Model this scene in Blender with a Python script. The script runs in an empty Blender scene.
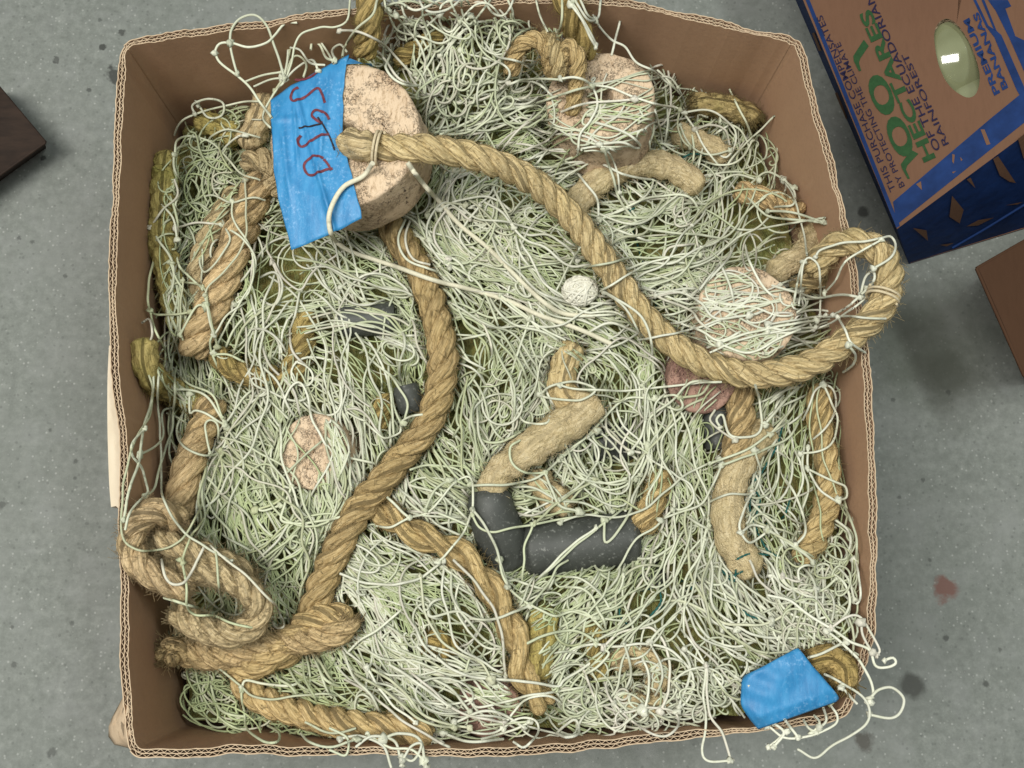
import bpy, math, random
import numpy as np
from mathutils import Matrix, Vector
random.seed(7); rng = np.random.default_rng(11)
S = bpy.context.scene; COL = S.collection
# ------------------------------------------------------------------ camera (looking down into the box)
W, H, F = 1024, 768, 1100.0
CAMZ = 1.20; RIM = 0.30; NAD = (482.0, 585.0)
d = np.array([(NAD[0]-W/2)/F, -(NAD[1]-H/2)/F, -1.0]); d /= np.linalg.norm(d)
Zw = -d
Xw = np.array([1.0, 0, 0]); Xw -= Zw*(Xw@Zw); Xw /= np.linalg.norm(Xw)
Yw = np.cross(Zw, Xw)
RM = np.array([Xw, Yw, Zw])                     # camera -> world
cam = bpy.data.cameras.new('camera'); camo = bpy.data.objects.new('camera', cam); COL.objects.link(camo)
cam.sensor_width = 36; cam.lens = 36*F/W; cam.clip_end = 50; cam.clip_start = .01
m4 = Matrix.Identity(4)
for i in range(3):
    for j in range(3): m4[i][j] = RM[i, j]
m4[2][3] = CAMZ
camo.matrix_world = m4; S.camera = camo
CAM = np.array([0, 0, CAMZ])

def P(px, py, z):
    """point of the photograph at world height z"""
    px = np.asarray(px, float); py = np.asarray(py, float); z = np.asarray(z, float)
    c = np.stack(np.broadcast_arrays((px-W/2)/F, -(py-H/2)/F, -np.ones_like(px)), -1)
    r = c @ RM.T
    t = (z-CAMZ)/r[..., 2]
    return CAM + r*t[..., None]
def onplane(px, py, p0, n, off=0.0):
    px = np.asarray(px, float); py = np.asarray(py, float)
    c = np.stack([(px-W/2)/F, -(py-H/2)/F, -np.ones_like(px)], -1) @ RM.T
    n = np.asarray(n, float)/np.linalg.norm(n)
    t = ((np.asarray(p0)-CAM)@n)/(c@n)
    return CAM + c*t[..., None] + n*off
def project(p):
    c = (np.asarray(p)-CAM) @ RM
    return W/2 + F*c[..., 0]/-c[..., 2], H/2 - F*c[..., 1]/-c[..., 2]

def noise1(x, seed=0):
    r = np.random.default_rng(seed); v = np.zeros_like(x, dtype=float)
    for k in range(6):
        v += math.sin(1.7*k+1)*0+np.sin(x*r.uniform(.4, 2.6)+r.uniform(0, 6.28))*r.uniform(.4, 1)
    return v/3.0
def noise2(x, y, seed=0):
    r = np.random.default_rng(seed); v = np.zeros(np.broadcast(x, y).shape)
    for k in range(8):
        a = r.uniform(0, 6.28); f = r.uniform(.5, 2.2)
        v += np.sin((x*math.cos(a)+y*math.sin(a))*f+r.uniform(0, 6.28))
    return v/4.0
def noise3(p, seed=0):
    r = np.random.default_rng(seed); v = np.zeros(p.shape[:-1])
    for k in range(12):
        a = r.normal(size=3); a /= np.linalg.norm(a)
        v += np.sin(p@a*r.uniform(.5, 2.2)+r.uniform(0, 6.28))
    return v/5.0
def spline(pts, step):
    """Catmull-Rom through pts, resampled to the given spacing (in the units of pts[:, :2])"""
    p = np.asarray(pts, float)
    if len(p) < 3:
        n = max(3, int(np.linalg.norm(p[-1]-p[0])/step)+2)
        return p[0]+(p[-1]-p[0])*np.linspace(0, 1, n)[:, None]
    q = np.vstack([2*p[0]-p[1], p, 2*p[-1]-p[-2]])
    out = []
    t = np.linspace(0, 1, 25)[:-1, None]
    for i in range(1, len(q)-2):
        a, b, c, e = q[i-1], q[i], q[i+1], q[i+2]
        out.append(.5*(2*b+(c-a)*t+(2*a-5*b+4*c-e)*t*t+(3*b-a-3*c+e)*t**3))
    out.append(p[-1:]); o = np.vstack(out)
    s = np.r_[0, np.cumsum(np.linalg.norm(np.diff(o[:, :2] if o.shape[1] == 2 else o, axis=0), axis=1))]
    n = max(4, int(s[-1]/step)+1)
    ss = np.linspace(0, s[-1], n)
    return np.stack([np.interp(ss, s, o[:, k]) for k in range(o.shape[1])], 1)
def closed_spline(pts, step):
    p = [tuple(q) for q in pts]
    o = spline(p[-3:]+p+p[:3], step)
    # keep the lap from p[0] to p[0]
    a = np.argmin(np.linalg.norm(o[:len(o)//3]-np.array(p[0]), axis=1))
    b = len(o)//2+np.argmin(np.linalg.norm(o[len(o)//2:]-np.array(p[0]), axis=1))
    return o[a:b]

# ------------------------------------------------------------------ mesh builder
class MB:
    def __init__(s): s.v = []; s.q = []; s.t = []; s.c = []; s.u = []; s.n = 0; s.m = []; s.tm = []
    def add(s, v, quads=None, tris=None, col=None, uv=None, mi=0):
        v = np.asarray(v, float).reshape(-1, 3); n = len(v)
        s.v.append(v)
        if quads is not None and len(quads):
            s.q.append(np.asarray(quads).reshape(-1, 4)+s.n); s.m.append(np.full(len(s.q[-1]), mi))
        if tris is not None and len(tris):
            s.t.append(np.asarray(tris).reshape(-1, 3)+s.n); s.tm.append(np.full(len(s.t[-1]), mi))
        c = np.ones((n, 3)) if col is None else np.broadcast_to(np.asarray(col, float), (n, 3))
        s.c.append(c)
        s.u.append(np.zeros((n, 3)) if uv is None else np.asarray(uv, float).reshape(-1, 3))
        s.n += n
    def grid(s, g, col=None, uv=None, closed=False, mi=0):
        a, b = g.shape[:2]; i = np.arange(a*b).reshape(a, b)
        if closed: i = np.hstack([i, i[:, :1]])
        q = np.stack([i[:-1, :-1], i[1:, :-1], i[1:, 1:], i[:-1, 1:]], -1)
        s.add(g, q, col=None if col is None else (np.asarray(col).reshape(-1, 3) if np.ndim(col) > 1 else col), uv=uv, mi=mi)
    def fan(s, ring, centre, col=None, mi=0, uv=None):
        n = len(ring); t = [(i, (i+1) % n, n) for i in range(n)]
        s.add(np.vstack([ring, [centre]]), tris=t, col=col, mi=mi, uv=uv)
    def poly_prism(s, ring, vec, col=None, mi=0):
        ring = np.asarray(ring); n = len(ring); a = ring+np.asarray(vec)
        s.add(np.vstack([ring, a]), [(i, (i+1) % n, n+(i+1) % n, n+i) for i in range(n)], col=col, mi=mi)
        s.fan(ring, ring.mean(0), col, mi); s.fan(a[::-1], a.mean(0), col, mi)
    def build(s, name, mats, parent=None, smooth=True, base=None):
        v = np.vstack(s.v)
        me = bpy.data.meshes.new(name)
        Q = np.vstack(s.q) if s.q else np.zeros((0, 4), int); T = np.vstack(s.t) if s.t else np.zeros((0, 3), int)
        o = bpy.data.objects.new(name, me)
        if parent is not None: base = np.array(parent_loc(parent))
        elif base is None: base = np.array([*(v[:, :2].min(0)+v[:, :2].max(0))/2, v[:, 2].min()])
        v = v-base
        me.vertices.add(len(v)); me.vertices.foreach_set('co', v.astype(np.float32).ravel())
        L = np.r_[Q.ravel(), T.ravel()]
        me.loops.add(len(L)); me.loops.foreach_set('vertex_index', L.astype(np.int32))
        me.polygons.add(len(Q)+len(T))
        st = np.r_[np.arange(len(Q))*4, len(Q)*4+np.arange(len(T))*3]
        me.polygons.foreach_set('loop_start', st.astype(np.int32))
        mi = np.r_[np.concatenate(s.m) if s.m else [], np.concatenate(s.tm) if s.tm else []]
        me.polygons.foreach_set('material_index', mi.astype(np.int32))
        me.polygons.foreach_set('use_smooth', np.full(len(Q)+len(T), smooth))
        for mm in (mats if isinstance(mats, (list, tuple)) else [mats]): me.materials.append(mm)
        a = me.attributes.new('tint', 'FLOAT_COLOR', 'POINT')
        c = np.vstack(s.c); a.data.foreach_set('color', np.c_[c, np.ones(len(c))].astype(np.float32).ravel())
        a = me.attributes.new('uvp', 'FLOAT_VECTOR', 'POINT'); a.data.foreach_set('vector', np.vstack(s.u).astype(np.float32).ravel())
        me.update(calc_edges=True); me.validate()
        COL.objects.link(o)
        if parent is not None: o.parent = parent
        else: o.location = base
        return o
def parent_loc(o):
    l = np.array(o.location)
    while o.parent is not None: o = o.parent; l = l+np.array(o.location)
    return l
def empty(name, loc):
    o = bpy.data.objects.new(name, None); COL.objects.link(o); o.location = loc; o.empty_display_size = .05
    return o
def tag(o, label, cat, group=None, kind=None):
    o['label'] = label; o['category'] = cat
    if group: o['group'] = group
    if kind: o['kind'] = kind
    return o

# ------------------------------------------------------------------ materials
class M:
    def __init__(s, name, rough=.8, spec=.3):
        s.m = bpy.data.materials.new(name); s.m.use_nodes = True; s.t = s.m.node_tree
        s.b = s.t.nodes['Principled BSDF']; s.b.inputs['Roughness'].default_value = rough
        s.b.inputs['Specular IOR Level'].default_value = spec
    def n(s, typ, **k):
        x = s.t.nodes.new(typ)
        for a, b in k.items():
            if a in x.inputs: s.set(x, a, b)
            else: setattr(x, a, b)
        return x
    def set(s, x, i, val):
        if isinstance(val, bpy.types.NodeSocket): s.t.links.new(val, x.inputs[i])
        else: x.inputs[i].default_value = val
    def attr(s, name, out='Color'): return s.n('ShaderNodeAttribute', attribute_name=name).outputs[out]
    def obj(s): return s.n('ShaderNodeTexCoord').outputs['Object']
    def noise(s, vec, scale, detail=4, rough=.6, out='Fac', dist=0):
        x = s.n('ShaderNodeTexNoise'); s.set(x, 'Vector', vec); s.set(x, 'Scale', scale); s.set(x, 'Detail', detail)
        s.set(x, 'Roughness', rough); s.set(x, 'Distortion', dist); return x.outputs[out]
    def voro(s, vec, scale, feature='F1', out='Distance', rnd=1):
        x = s.n('ShaderNodeTexVoronoi', feature=feature); s.set(x, 'Vector', vec); s.set(x, 'Scale', scale); s.set(x, 'Randomness', rnd)
        return x.outputs[out]
    def ramp(s, fac, stops):
        x = s.n('ShaderNodeValToRGB'); s.set(x, 'Fac', fac); r = x.color_ramp
        while len(r.elements) < len(stops): r.elements.new(.5)
        for e, (p, c) in zip(r.elements, stops):
            e.position = p; e.color = (*c, 1) if isinstance(c, (tuple, list)) else (c, c, c, 1)
        return x.outputs['Color']
    def mix(s, fac, a, b, mode='MIX'):
        x = s.n('ShaderNodeMix', data_type='RGBA', blend_type=mode)
        for i, v in ((0, fac), (6, a), (7, b)):
            if isinstance(v, bpy.types.NodeSocket): s.t.links.new(v, x.inputs[i])
            else: x.inputs[i].default_value = v if i == 0 else (*v, 1)
        return x.outputs[2]
    def math(s, op, a, b=0.0, clamp=False):
        x = s.n('ShaderNodeMath', operation=op, use_clamp=clamp); s.set(x, 0, a); s.set(x, 1, b); return x.outputs[0]
    def mapr(s, v, a, b, c=0., e=1.):
        x = s.n('ShaderNodeMapRange'); s.set(x, 0, v)
        for i, q in ((1, a), (2, b), (3, c), (4, e)): x.inputs[i].default_value = q
        return x.outputs[0]
    def scale(s, vec, sc):
        x = s.n('ShaderNodeMapping'); s.set(x, 'Vector', vec); x.inputs['Scale'].default_value = sc; return x.outputs[0]
    def col(s, c): s.set(s.b, 'Base Color', c if isinstance(c, bpy.types.NodeSocket) else (*c, 1)); return s
    def bump(s, h, strength=.5, dist=.001):
        x = s.n('ShaderNodeBump'); s.set(x, 'Height', h); s.set(x, 'Strength', strength); s.set(x, 'Distance', dist)
        s.set(s.b, 'Normal', x.outputs[0]); return s

def m_concrete():
    m = M('concrete', .75, .3); o = m.obj()
    big = m.noise(o, 3.5, 5, .6); fine = m.noise(o, 90, 6, .75); mid = m.noise(o, 22, 5, .65)
    c = m.ramp(fine, [(.2, (.112, .120, .108)), (.5, (.185, .199, .180)), (.8, (.29, .305, .28))])
    c = m.mix(m.mapr(big, .35, .7, 0, .55), c, (.145, .158, .142), 'MIX')
    c = m.mix(m.mapr(m.noise(o, 9, 6, .7), .48, .68, 0, .5), c, (.22, .23, .215))
    c = m.mix(m.mapr(mid, .5, .75, 0, .45), c, (.25, .26, .25))
    sp = m.voro(o, 230, out='Distance'); spc = m.n('ShaderNodeTexVoronoi'); m.set(spc, 'Vector', o); m.set(spc, 'Scale', 230.)
    pick = m.n('ShaderNodeSeparateColor'); m.set(pick, 'Color', spc.outputs['Color'])
    lite = m.math('MULTIPLY', m.mapr(sp, .34, .18), m.mapr(pick.outputs[0], .80, .84))
    c = m.mix(m.math('MULTIPLY', lite, .38), c, (.44, .45, .42))
    dk = m.math('MULTIPLY', m.mapr(sp, .45, .25), m.mapr(pick.outputs[1], .86, .9))
    c = m.mix(m.math('MULTIPLY', dk, .3), c, (.06, .065, .06))
    # drips and oil spots on the floor (their own shapes, at their own places)
    def spot(px, py, r, colr, amt, soft=.35, wob=.5):
        nonlocal c
        q = P(px, py, 0.)
        v = m.n('ShaderNodeVectorMath', operation='DISTANCE'); m.set(v, 0, o); v.inputs[1].default_value = tuple(q)
        R = r*(.8 if r < 9 else 1.)/(F/1.22)
        w = m.math('MULTIPLY', m.math('SUBTRACT', m.noise(o, .9/R, 3, .6), .5), R*wob*2)
        dd = m.math('ADD', v.outputs['Value'], w)
        f = m.mapr(dd, R*(1+soft*.4), R*(1-soft), 0, amt)
        c = m.mix(f, c, colr)
    dark = (.045, .047, .043)
    spot(932, 352, 68, (.092, .103, .08), .7, .75, .95)
    spot(948, 378, 30, (.075, .082, .065), .6, .6, 1.)
    spot(905, 318, 22, (.08, .088, .07), .55, .6, 1.)
    spot(863, 212, 8, dark, .85); spot(912, 686, 13, (.06, .062, .055), .9); spot(864, 742, 10, (.075, .07, .06), .85, .4, .9)
    spot(945, 589, 13, (.15, .075, .06), .9, .3, .9); spot(946, 638, 4, dark, .7); spot(986, 684, 4, dark, .7)
    spot(115, 74, 10, dark, .9, .3, 1.2); spot(103, 47, 5, dark, .9, .3, 1.); spot(56, 60, 5, dark, .7, .3, 1.)
    spot(122, 32, 5, dark, .8, .3, 1.); spot(89, 90, 3.5, dark, .7); spot(43, 158, 4, dark, .9, .3, .8)
    for x, y, r in ((65, 276, 3), (19, 238, 3), (32, 242, 3), (2, 505, 5), (76, 461, 3), (72, 623, 3), (14, 665, 4), (52, 752, 6), (75, 478, 2.5),
                    (12, 627, 2.5), (100, 20, 3), (923, 480, 3), (899, 497, 3), (893, 400, 3), (948, 392, 4), (1000, 650, 3), (930, 560, 2.5), (50, 430, 2.5)):
        spot(x, y, r, dark, .55, .4, .9)
    m.col(c); h = m.math('ADD', m.math('MULTIPLY', fine, .6), mid)
    m.bump(h, .45, .0012); return m.m
def m_twine():
    m = M('net_twine', .65, .35); u = m.attr('uvp', 'Vector'); o = m.obj()
    n1 = m.noise(o, 60, 4, .65); n2 = m.noise(o, 420, 3, .7)
    c = m.mix(m.mapr(n1, .5, .75, 0, .45), m.attr('tint'), (.36, .40, .23))
    c = m.mix(m.mapr(n2, .45, .8, 0, .35), c, (.40, .37, .24))
    w = m.n('ShaderNodeTexWave'); m.set(w, 'Vector', u); m.set(w, 'Scale', 1.); m.set(w, 'Distortion', .6)
    m.col(c); m.bump(m.math('ADD', w.outputs['Fac'], n2), .35, .0006); return m.m
def m_rope(name, dark, mid, light, olive, oa=.3, felt=False):
    m = M(name, .85, .15); u = m.attr('uvp', 'Vector'); o = m.obj()
    fib = m.noise(m.scale(u, (110, 1300, 1)), 1., 5, .7)
    sp_ = m.n('ShaderNodeSeparateXYZ'); m.set(sp_, 0, u)
    ph = m.math('ADD', m.math('MULTIPLY', sp_.outputs[1], 1885.), m.math('MULTIPLY', sp_.outputs[0], 330.))
    ph = m.math('ADD', ph, m.math('MULTIPLY', m.noise(o, 120, 3, .6), 5.))
    yarn = m.math('ADD', m.math('MULTIPLY', m.math('SINE', ph), .5), .5)
    fib2 = m.noise(o, 900, 3, .7); big = m.noise(o, 26, 4, .6)
    c = m.ramp(fib, [(.33, dark), (.5, mid), (.67, light)])
    c = m.mix(m.mapr(big, .45, .72, 0, oa), c, olive)
    c = m.mix(m.mapr(fib2, .45, .8, 0, .4), c, light)
    if not felt: c = m.mix(m.math('MULTIPLY', m.mapr(yarn, .3, 0.), .34), c, dark)
    c = m.mix(m.mapr(m.noise(o, 420, 4, .75), .60, .68, 0, .5), c, dark)
    c = m.mix(1.0, c, m.attr('tint'), 'MULTIPLY')
    m.col(c)
    h = m.math('ADD', m.math('ADD', fib, m.math('MULTIPLY', fib2, .5)), m.math('MULTIPLY', yarn, .0 if felt else .6))
    if felt: h = m.math('ADD', m.math('MULTIPLY', m.noise(o, 330, 4, .7), 1.6), m.math('MULTIPLY', h, .5))
    m.bump(h, .9, .003 if felt else .002); return m.m
def m_cork(name, base, light, dark, crack, sc=1., pg=(.50, .58)):
    m = M(name, .85, .2); o = m.obj(); wv = m.noise(o, 50*sc, 3, .5, 'Color')
    st = m.scale(o, (1, .5, 1))
    gr = m.noise(m.scale(o, (1, .3, 1)), 330*sc, 6, .8)
    v = m.voro(m.mix(.06, st, m.noise(o, 110*sc, 5, .7, 'Color')), 85*sc, 'DISTANCE_TO_EDGE')
    vc = m.voro(m.mix(.05, o, wv), 120*sc, 'F1')
    c = m.ramp(gr, [(.31, crack), (.40, base), (.52, light), (.75, base)])
    c = m.mix(m.mapr(m.noise(o, 24*sc, 3, .5), .42, .7, 0, .5), c, dark)
    gate = m.mapr(m.noise(o, 48*sc, 4, .6), .46, .56)
    ck = m.math('MULTIPLY', m.mapr(v, .05, .008), gate)
    c = m.mix(m.math('MULTIPLY', ck, .85), c, crack)
    pit = m.math('MULTIPLY', m.mapr(vc, .24, .12), m.mapr(m.noise(o, 40*sc, 3, .5), *pg))
    c = m.mix(m.math('MULTIPLY', pit, .9), c, crack)
    m.col(c)
    m.bump(m.math('SUBTRACT', m.math('MULTIPLY', gr, .5), m.math('ADD', ck, pit)), .8, .002); return m.m
def m_card(name, base, lite, dark, streak=(1, 1, 1)):
    m = M(name, .85, .15); o = m.obj()
    a = m.noise(m.scale(o, streak), 240, 5, .7); b = m.noise(o, 7, 5, .6); g = m.noise(o, 700, 3, .7)
    c = m.ramp(a, [(.2, tuple(x*.88 for x in base)), (.5, base), (.85, tuple(x*.75+y*.25 for x, y in zip(base, lite)))])
    c = m.mix(m.mapr(b, .45, .8, 0, .5), c, dark); c = m.mix(m.mapr(g, .55, .8, 0, .25), c, lite)
    sc = m.noise(m.scale(o, (1, 1, .15)), 60, 3, .5); c = m.mix(m.mapr(sc, .66, .72, 0, .18), c, lite)
    fl = m.math('MULTIPLY', m.mapr(m.voro(o, 30), .05, .02), .6); c = m.mix(fl, c, lite)
    m.col(c); m.bump(m.math('ADD', m.math('MULTIPLY', a, .5), m.math('MULTIPLY', b, 3.)), .3, .0015); return m.m
def m_tape():
    m = M('blue_masking_tape', .5, .45); o = m.obj()
    cr = m.noise(m.scale(o, (1, .25, 1)), 130, 4, .6); g = m.noise(o, 330, 5, .75); b = m.noise(o, 30, 3, .5)
    c = m.ramp(cr, [(.2, (.014, .135, .32)), (.5, (.028, .205, .43)), (.8, (.055, .275, .52))])
    worn = m.math('MULTIPLY', m.mapr(g, .52, .72), m.mapr(b, .42, .6))
    c = m.mix(m.math('MULTIPLY', worn, .75), c, (.25, .45, .68))
    m.col(c); m.bump(m.math('ADD', m.math('MULTIPLY', cr, 1.), m.math('MULTIPLY', g, .4)), .5, .0012); return m.m
def m_rubber():
    m = M('black_rubber', .55, .4); o = m.obj(); g = m.noise(o, 260, 5, .8); b = m.noise(o, 40, 4, .6)
    c = m.ramp(b, [(.3, (.036, .039, .034)), (.7, (.066, .07, .062))])
    c = m.mix(m.mapr(g, .56, .66, 0, .8), c, (.20, .205, .185))
    m.col(c); m.bump(g, .3, .0008); return m.m
def m_plain(name, c, rough=.7, var=.25, sc=60, spec=.3):
    m = M(name, rough, spec); o = m.obj(); n = m.noise(o, sc, 4, .65)
    m.col(m.ramp(n, [(.25, tuple(x*(1-var) for x in c)), (.75, tuple(min(1, x*(1+var)) for x in c))]))
    m.bump(n, .3, .0008); return m.m
def m_wood(name, a, b, stretch=(1, .06, 1), sc=120):
    m = M(name, .75, .25); o = m.obj(); g = m.noise(m.scale(o, stretch), sc, 5, .65, dist=.4)
    m.col(m.ramp(g, [(.3, a), (.7, b)])); m.bump(g, .4, .001); return m.m
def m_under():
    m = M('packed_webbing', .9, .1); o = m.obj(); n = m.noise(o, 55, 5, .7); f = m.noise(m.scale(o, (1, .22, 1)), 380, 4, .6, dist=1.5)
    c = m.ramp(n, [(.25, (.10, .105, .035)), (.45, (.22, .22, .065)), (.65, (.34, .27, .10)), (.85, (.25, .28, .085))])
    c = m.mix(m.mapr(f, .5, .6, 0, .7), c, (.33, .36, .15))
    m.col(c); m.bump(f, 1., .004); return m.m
def m_glass():
    m = M('green_glass', .1, .5); o = m.obj(); n = m.noise(o, 25, 2, .5)
    m.col(m.ramp(n, [(.3, (.20, .21, .11)), (.7, (.32, .34, .20))]))
    m.b.inputs['Transmission Weight'].default_value = .25; m.b.inputs['Coat Weight'].default_value = .6; return m.m
CONC = m_concrete(); TWINE = m_twine(); UNDER = m_under()
ROPE = m_rope('manila_rope', (.29, .20, .085), (.58, .445, .225), (.76, .63, .37), (.46, .365, .155), .4)
ROPEB = m_rope('brown_rope', (.25, .18, .088), (.53, .41, .225), (.70, .575, .355), (.42, .34, .15), .45)
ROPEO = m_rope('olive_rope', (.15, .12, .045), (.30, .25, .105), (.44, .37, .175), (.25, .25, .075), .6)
FELT = m_rope('felted_rope', (.36, .27, .13), (.62, .495, .28), (.76, .64, .41), (.46, .39, .17), .35, True)
CORK = m_cork('cork', (.46, .335, .215), (.64, .50, .35), (.37, .25, .15), (.075, .045, .03))
CORKP = m_cork('pink_cork', (.30, .17, .13), (.40, .25, .19), (.19, .10, .08), (.05, .02, .02), 1.6, (.38, .46))
CARD = m_card('cardboard_liner', (.395, .245, .152), (.47, .315, .21), (.315, .185, .112))
EDGE = m_card('cardboard_edge', (.50, .385, .26), (.64, .53, .40), (.36, .25, .155), (1, 1, 1))
FLUTE = m_card('cardboard_flute', (.24, .155, .095), (.31, .21, .135), (.16, .10, .06), (1, 1, 1))
TAPE = m_tape(); INK = m_plain('red_marker', (.13, .03, .04), .5, .5, 300); INKD = m_plain('black_marker', (.018, .014, .02), .5)
RUB = m_rubber(); BCARD = m_card('printed_cardboard', (.14, .074, .044), (.17, .093, .058), (.11, .055, .033), (1, .2, 1))
BLUE = m_plain('blue_print', (.008, .026, .098), .7, .35, 45, .12); GREEN = m_plain('green_print', (.019, .058, .02), .7, .2, 200, .12)
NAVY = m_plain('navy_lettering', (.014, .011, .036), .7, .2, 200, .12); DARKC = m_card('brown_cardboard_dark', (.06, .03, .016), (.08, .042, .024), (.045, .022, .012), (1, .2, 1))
PALEW = m_wood('pale_wood', (.50, .42, .30), (.66, .58, .45), (.4, .08, 1), 90); DARKW = m_wood('dark_wood', (.015, .009, .006), (.034, .02, .013), (.25, 1, 1), 110)
CORD = m_plain('cord_fibre', (.60, .57, .43), .75, .15, 500); WHIP = m_plain('whipping_fibre', (.52, .44, .29), .8, .2, 500); TEAL = m_plain('teal_twine', (.014, .09, .078), .6, .4, 300); GLASS = m_glass()

# ------------------------------------------------------------------ height of the pile, as a smooth field over the picture plan
HC = np.array([(150,110,.158),(200,130,.165),(300,110,.185),(380,60,.225),(450,55,.245),(400,25,.285),(450,20,.290),(500,10,.28),(430,-20,.31),(560,-10,.27),(600,40,.20),(660,80,.19),(720,95,.175),(780,130,.165),(800,200,.19),
 (845,260,.24),(160,250,.185),(140,330,.175),(145,400,.155),(140,480,.155),(130,560,.26),(170,560,.26),(150,620,.13),(150,680,.12),(190,715,.17),(190,650,.18),(260,730,.235),(320,740,.26),(400,748,.285),(500,742,.262),(640,735,.262),(720,720,.285),
 (790,700,.305),(850,650,.298),(855,560,.27),(855,480,.235),(845,400,.22),(875,330,.26),(880,700,.300),(820,740,.302),(300,230,.235),(250,300,.215),(350,350,.25),(450,200,.25),(500,400,.262),(400,600,.27),
 (600,250,.27),(700,300,.27),(570,150,.25),(600,480,.240),(740,480,.262),(550,620,.265),(700,620,.272),(230,450,.215),(230,560,.245),(330,480,.25),(280,640,.24),(460,520,.262)], float)
def hz(px, py, sig=62.):
    px = np.asarray(px, float); py = np.asarray(py, float)
    w = np.zeros(px.shape); a = np.zeros(px.shape)
    for x, y, z in HC:
        d2 = (px-x)**2+(py-y)**2
        k = np.exp(-d2/(2*sig*sig))+1e-4/(1+d2/1e4); w += k; a += k*z
    return a/w + .005*noise2(px/22., py/22., 5)

# ------------------------------------------------------------------ the big cardboard box
RIMPX = [(127,48),(160,37),(200,31.5),(260,23.5),(330,14),(420,6),(500,1),(560,0),(607,2),(660,9.5),(710,21.5),(750,31),(779,36),(793,42),
 (801,55),(815,108),(830,163),(844,222),(856,290),(864,345),(868,400),(871,450),(873,500),(873,560),(871.5,610),(868,645),(858,675),(849,703),(836,716),
 (795,723),(755,729.5),(695,734),(641,739.5),(596,745),(502,752),(421,752),(356,750.5),(290,751.5),(241,748.5),(208,752.5),(150,753),(133,746),
 (128,715),(125,668),(124,587),(123,530),(123.5,470),(121.5,420),(115.5,382),(113,330),(113.5,255),(115,205),(117,150),(119.5,110),(122,75)]
rimc = closed_spline(RIMPX, .9)
RC = P(rimc[:, 0], rimc[:, 1], RIM)[:, :2]
NR = len(RC)
tg = np.roll(RC, -2, 0)-np.roll(RC, 2, 0); tg /= np.linalg.norm(tg, axis=1)[:, None]
nrm = np.stack([-tg[:, 1], tg[:, 0]], 1)         # the path runs clockwise seen from above: this normal points outwards
if (nrm*(RC-RC.mean(0))).sum(1).mean() < 0: nrm = -nrm
arc = np.r_[0, np.cumsum(np.linalg.norm(np.diff(RC, axis=0), axis=1))]
ztop = RIM + .0016*noise1(arc*50, 3) + .0009*noise1(arc*330, 4) - .003*np.clip(noise1(arc*28, 6)-.6, 0, 1)
def near(px, py): return int(np.argmin((rimc[:, 0]-px)**2+(rimc[:, 1]-py)**2))
corners = [near(127, 48), near(793, 42), near(840, 713), near(134, 748)]
box = empty('cardboard_box', (*RC.mean(0), 0))
tag(box, 'large open brown cardboard box filled with fishing net and rope, on the concrete floor', 'box')
def sheet(mb, idx, off, th, zt, mi):
    o = np.asarray(off)[..., None] if np.ndim(off) else off
    a = RC[idx]+nrm[idx]*(o-th/2); b = RC[idx]+nrm[idx]*(o+th/2)
    zb = np.full(len(idx), .002)
    g = np.stack([np.c_[a, zb], np.c_[a, zt*.5+zb*.5], np.c_[a, zt], np.c_[b, zt], np.c_[b, zt*.5], np.c_[b, zb]], 1)
    a_, b_ = g.shape[:2]; i = np.arange(a_*b_).reshape(a_, b_)
    q = np.stack([i[:-1, :-1], i[1:, :-1], i[1:, 1:], i[:-1, 1:]], -1)
    for r in range(b_-1): pass
    mb.v.append(g.reshape(-1, 3)); n0 = mb.n; mb.n += a_*b_
    mb.c.append(np.ones((a_*b_, 3))); mb.u.append(np.zeros((a_*b_, 3)))
    for r in range(b_-1):
        mb.q.append(q[:, r].reshape(-1, 4)+n0); mb.m.append(np.full(len(q), 1 if r == 2 else mi))
for k in range(4):
    a, b = corners[k], corners[(k+1) % 4]
    n = (b-a) % NR
    idx = (a+np.arange(n+1)) % NR
    mb = MB(); s = arc[idx]
    wob = .0008*noise1(s*90, 8+k)
    crush = 1-.5*np.clip(noise1(s*35, 21+k), 0, 1)
    sheet(mb, idx, -.0031*crush+wob, .0008, ztop[idx], 0)
    sheet(mb, idx, wob, .0007, ztop[idx]-.0006, 0)
    sheet(mb, idx, .0031*crush+wob, .0009, ztop[idx], 0)
    wl = .0058
    ph = 2*math.pi*s/wl+2.2*noise1(s*45, 31)+.7*noise1(s*170, 32)
    ph2 = 2*math.pi*s/.0066+2.5*noise1(s*40, 33); tri2 = 2/math.pi*np.arcsin(np.sin(ph2)*.98)
    tri = 2/math.pi*np.arcsin(np.sin(ph)*.98)
    sheet(mb, idx, -.0015*crush+wob+tri*.0013*crush, .00055, ztop[idx]-.0008-.0007*np.abs(noise1(s*700, 9)), 2)
    sheet(mb, idx, .0015*crush+wob+tri2*.0013*crush, .00055, ztop[idx]-.0008-.0007*np.abs(noise1(s*800, 10)), 2)
    mb.build('wall', [CARD, EDGE, FLUTE], box, smooth=False)
mb = MB(); ring = np.c_[RC[::20], np.full(len(RC[::20]), .004)]
mb.fan(ring, ring.mean(0)); mb.build('bottom_panel', CARD, box)
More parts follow.
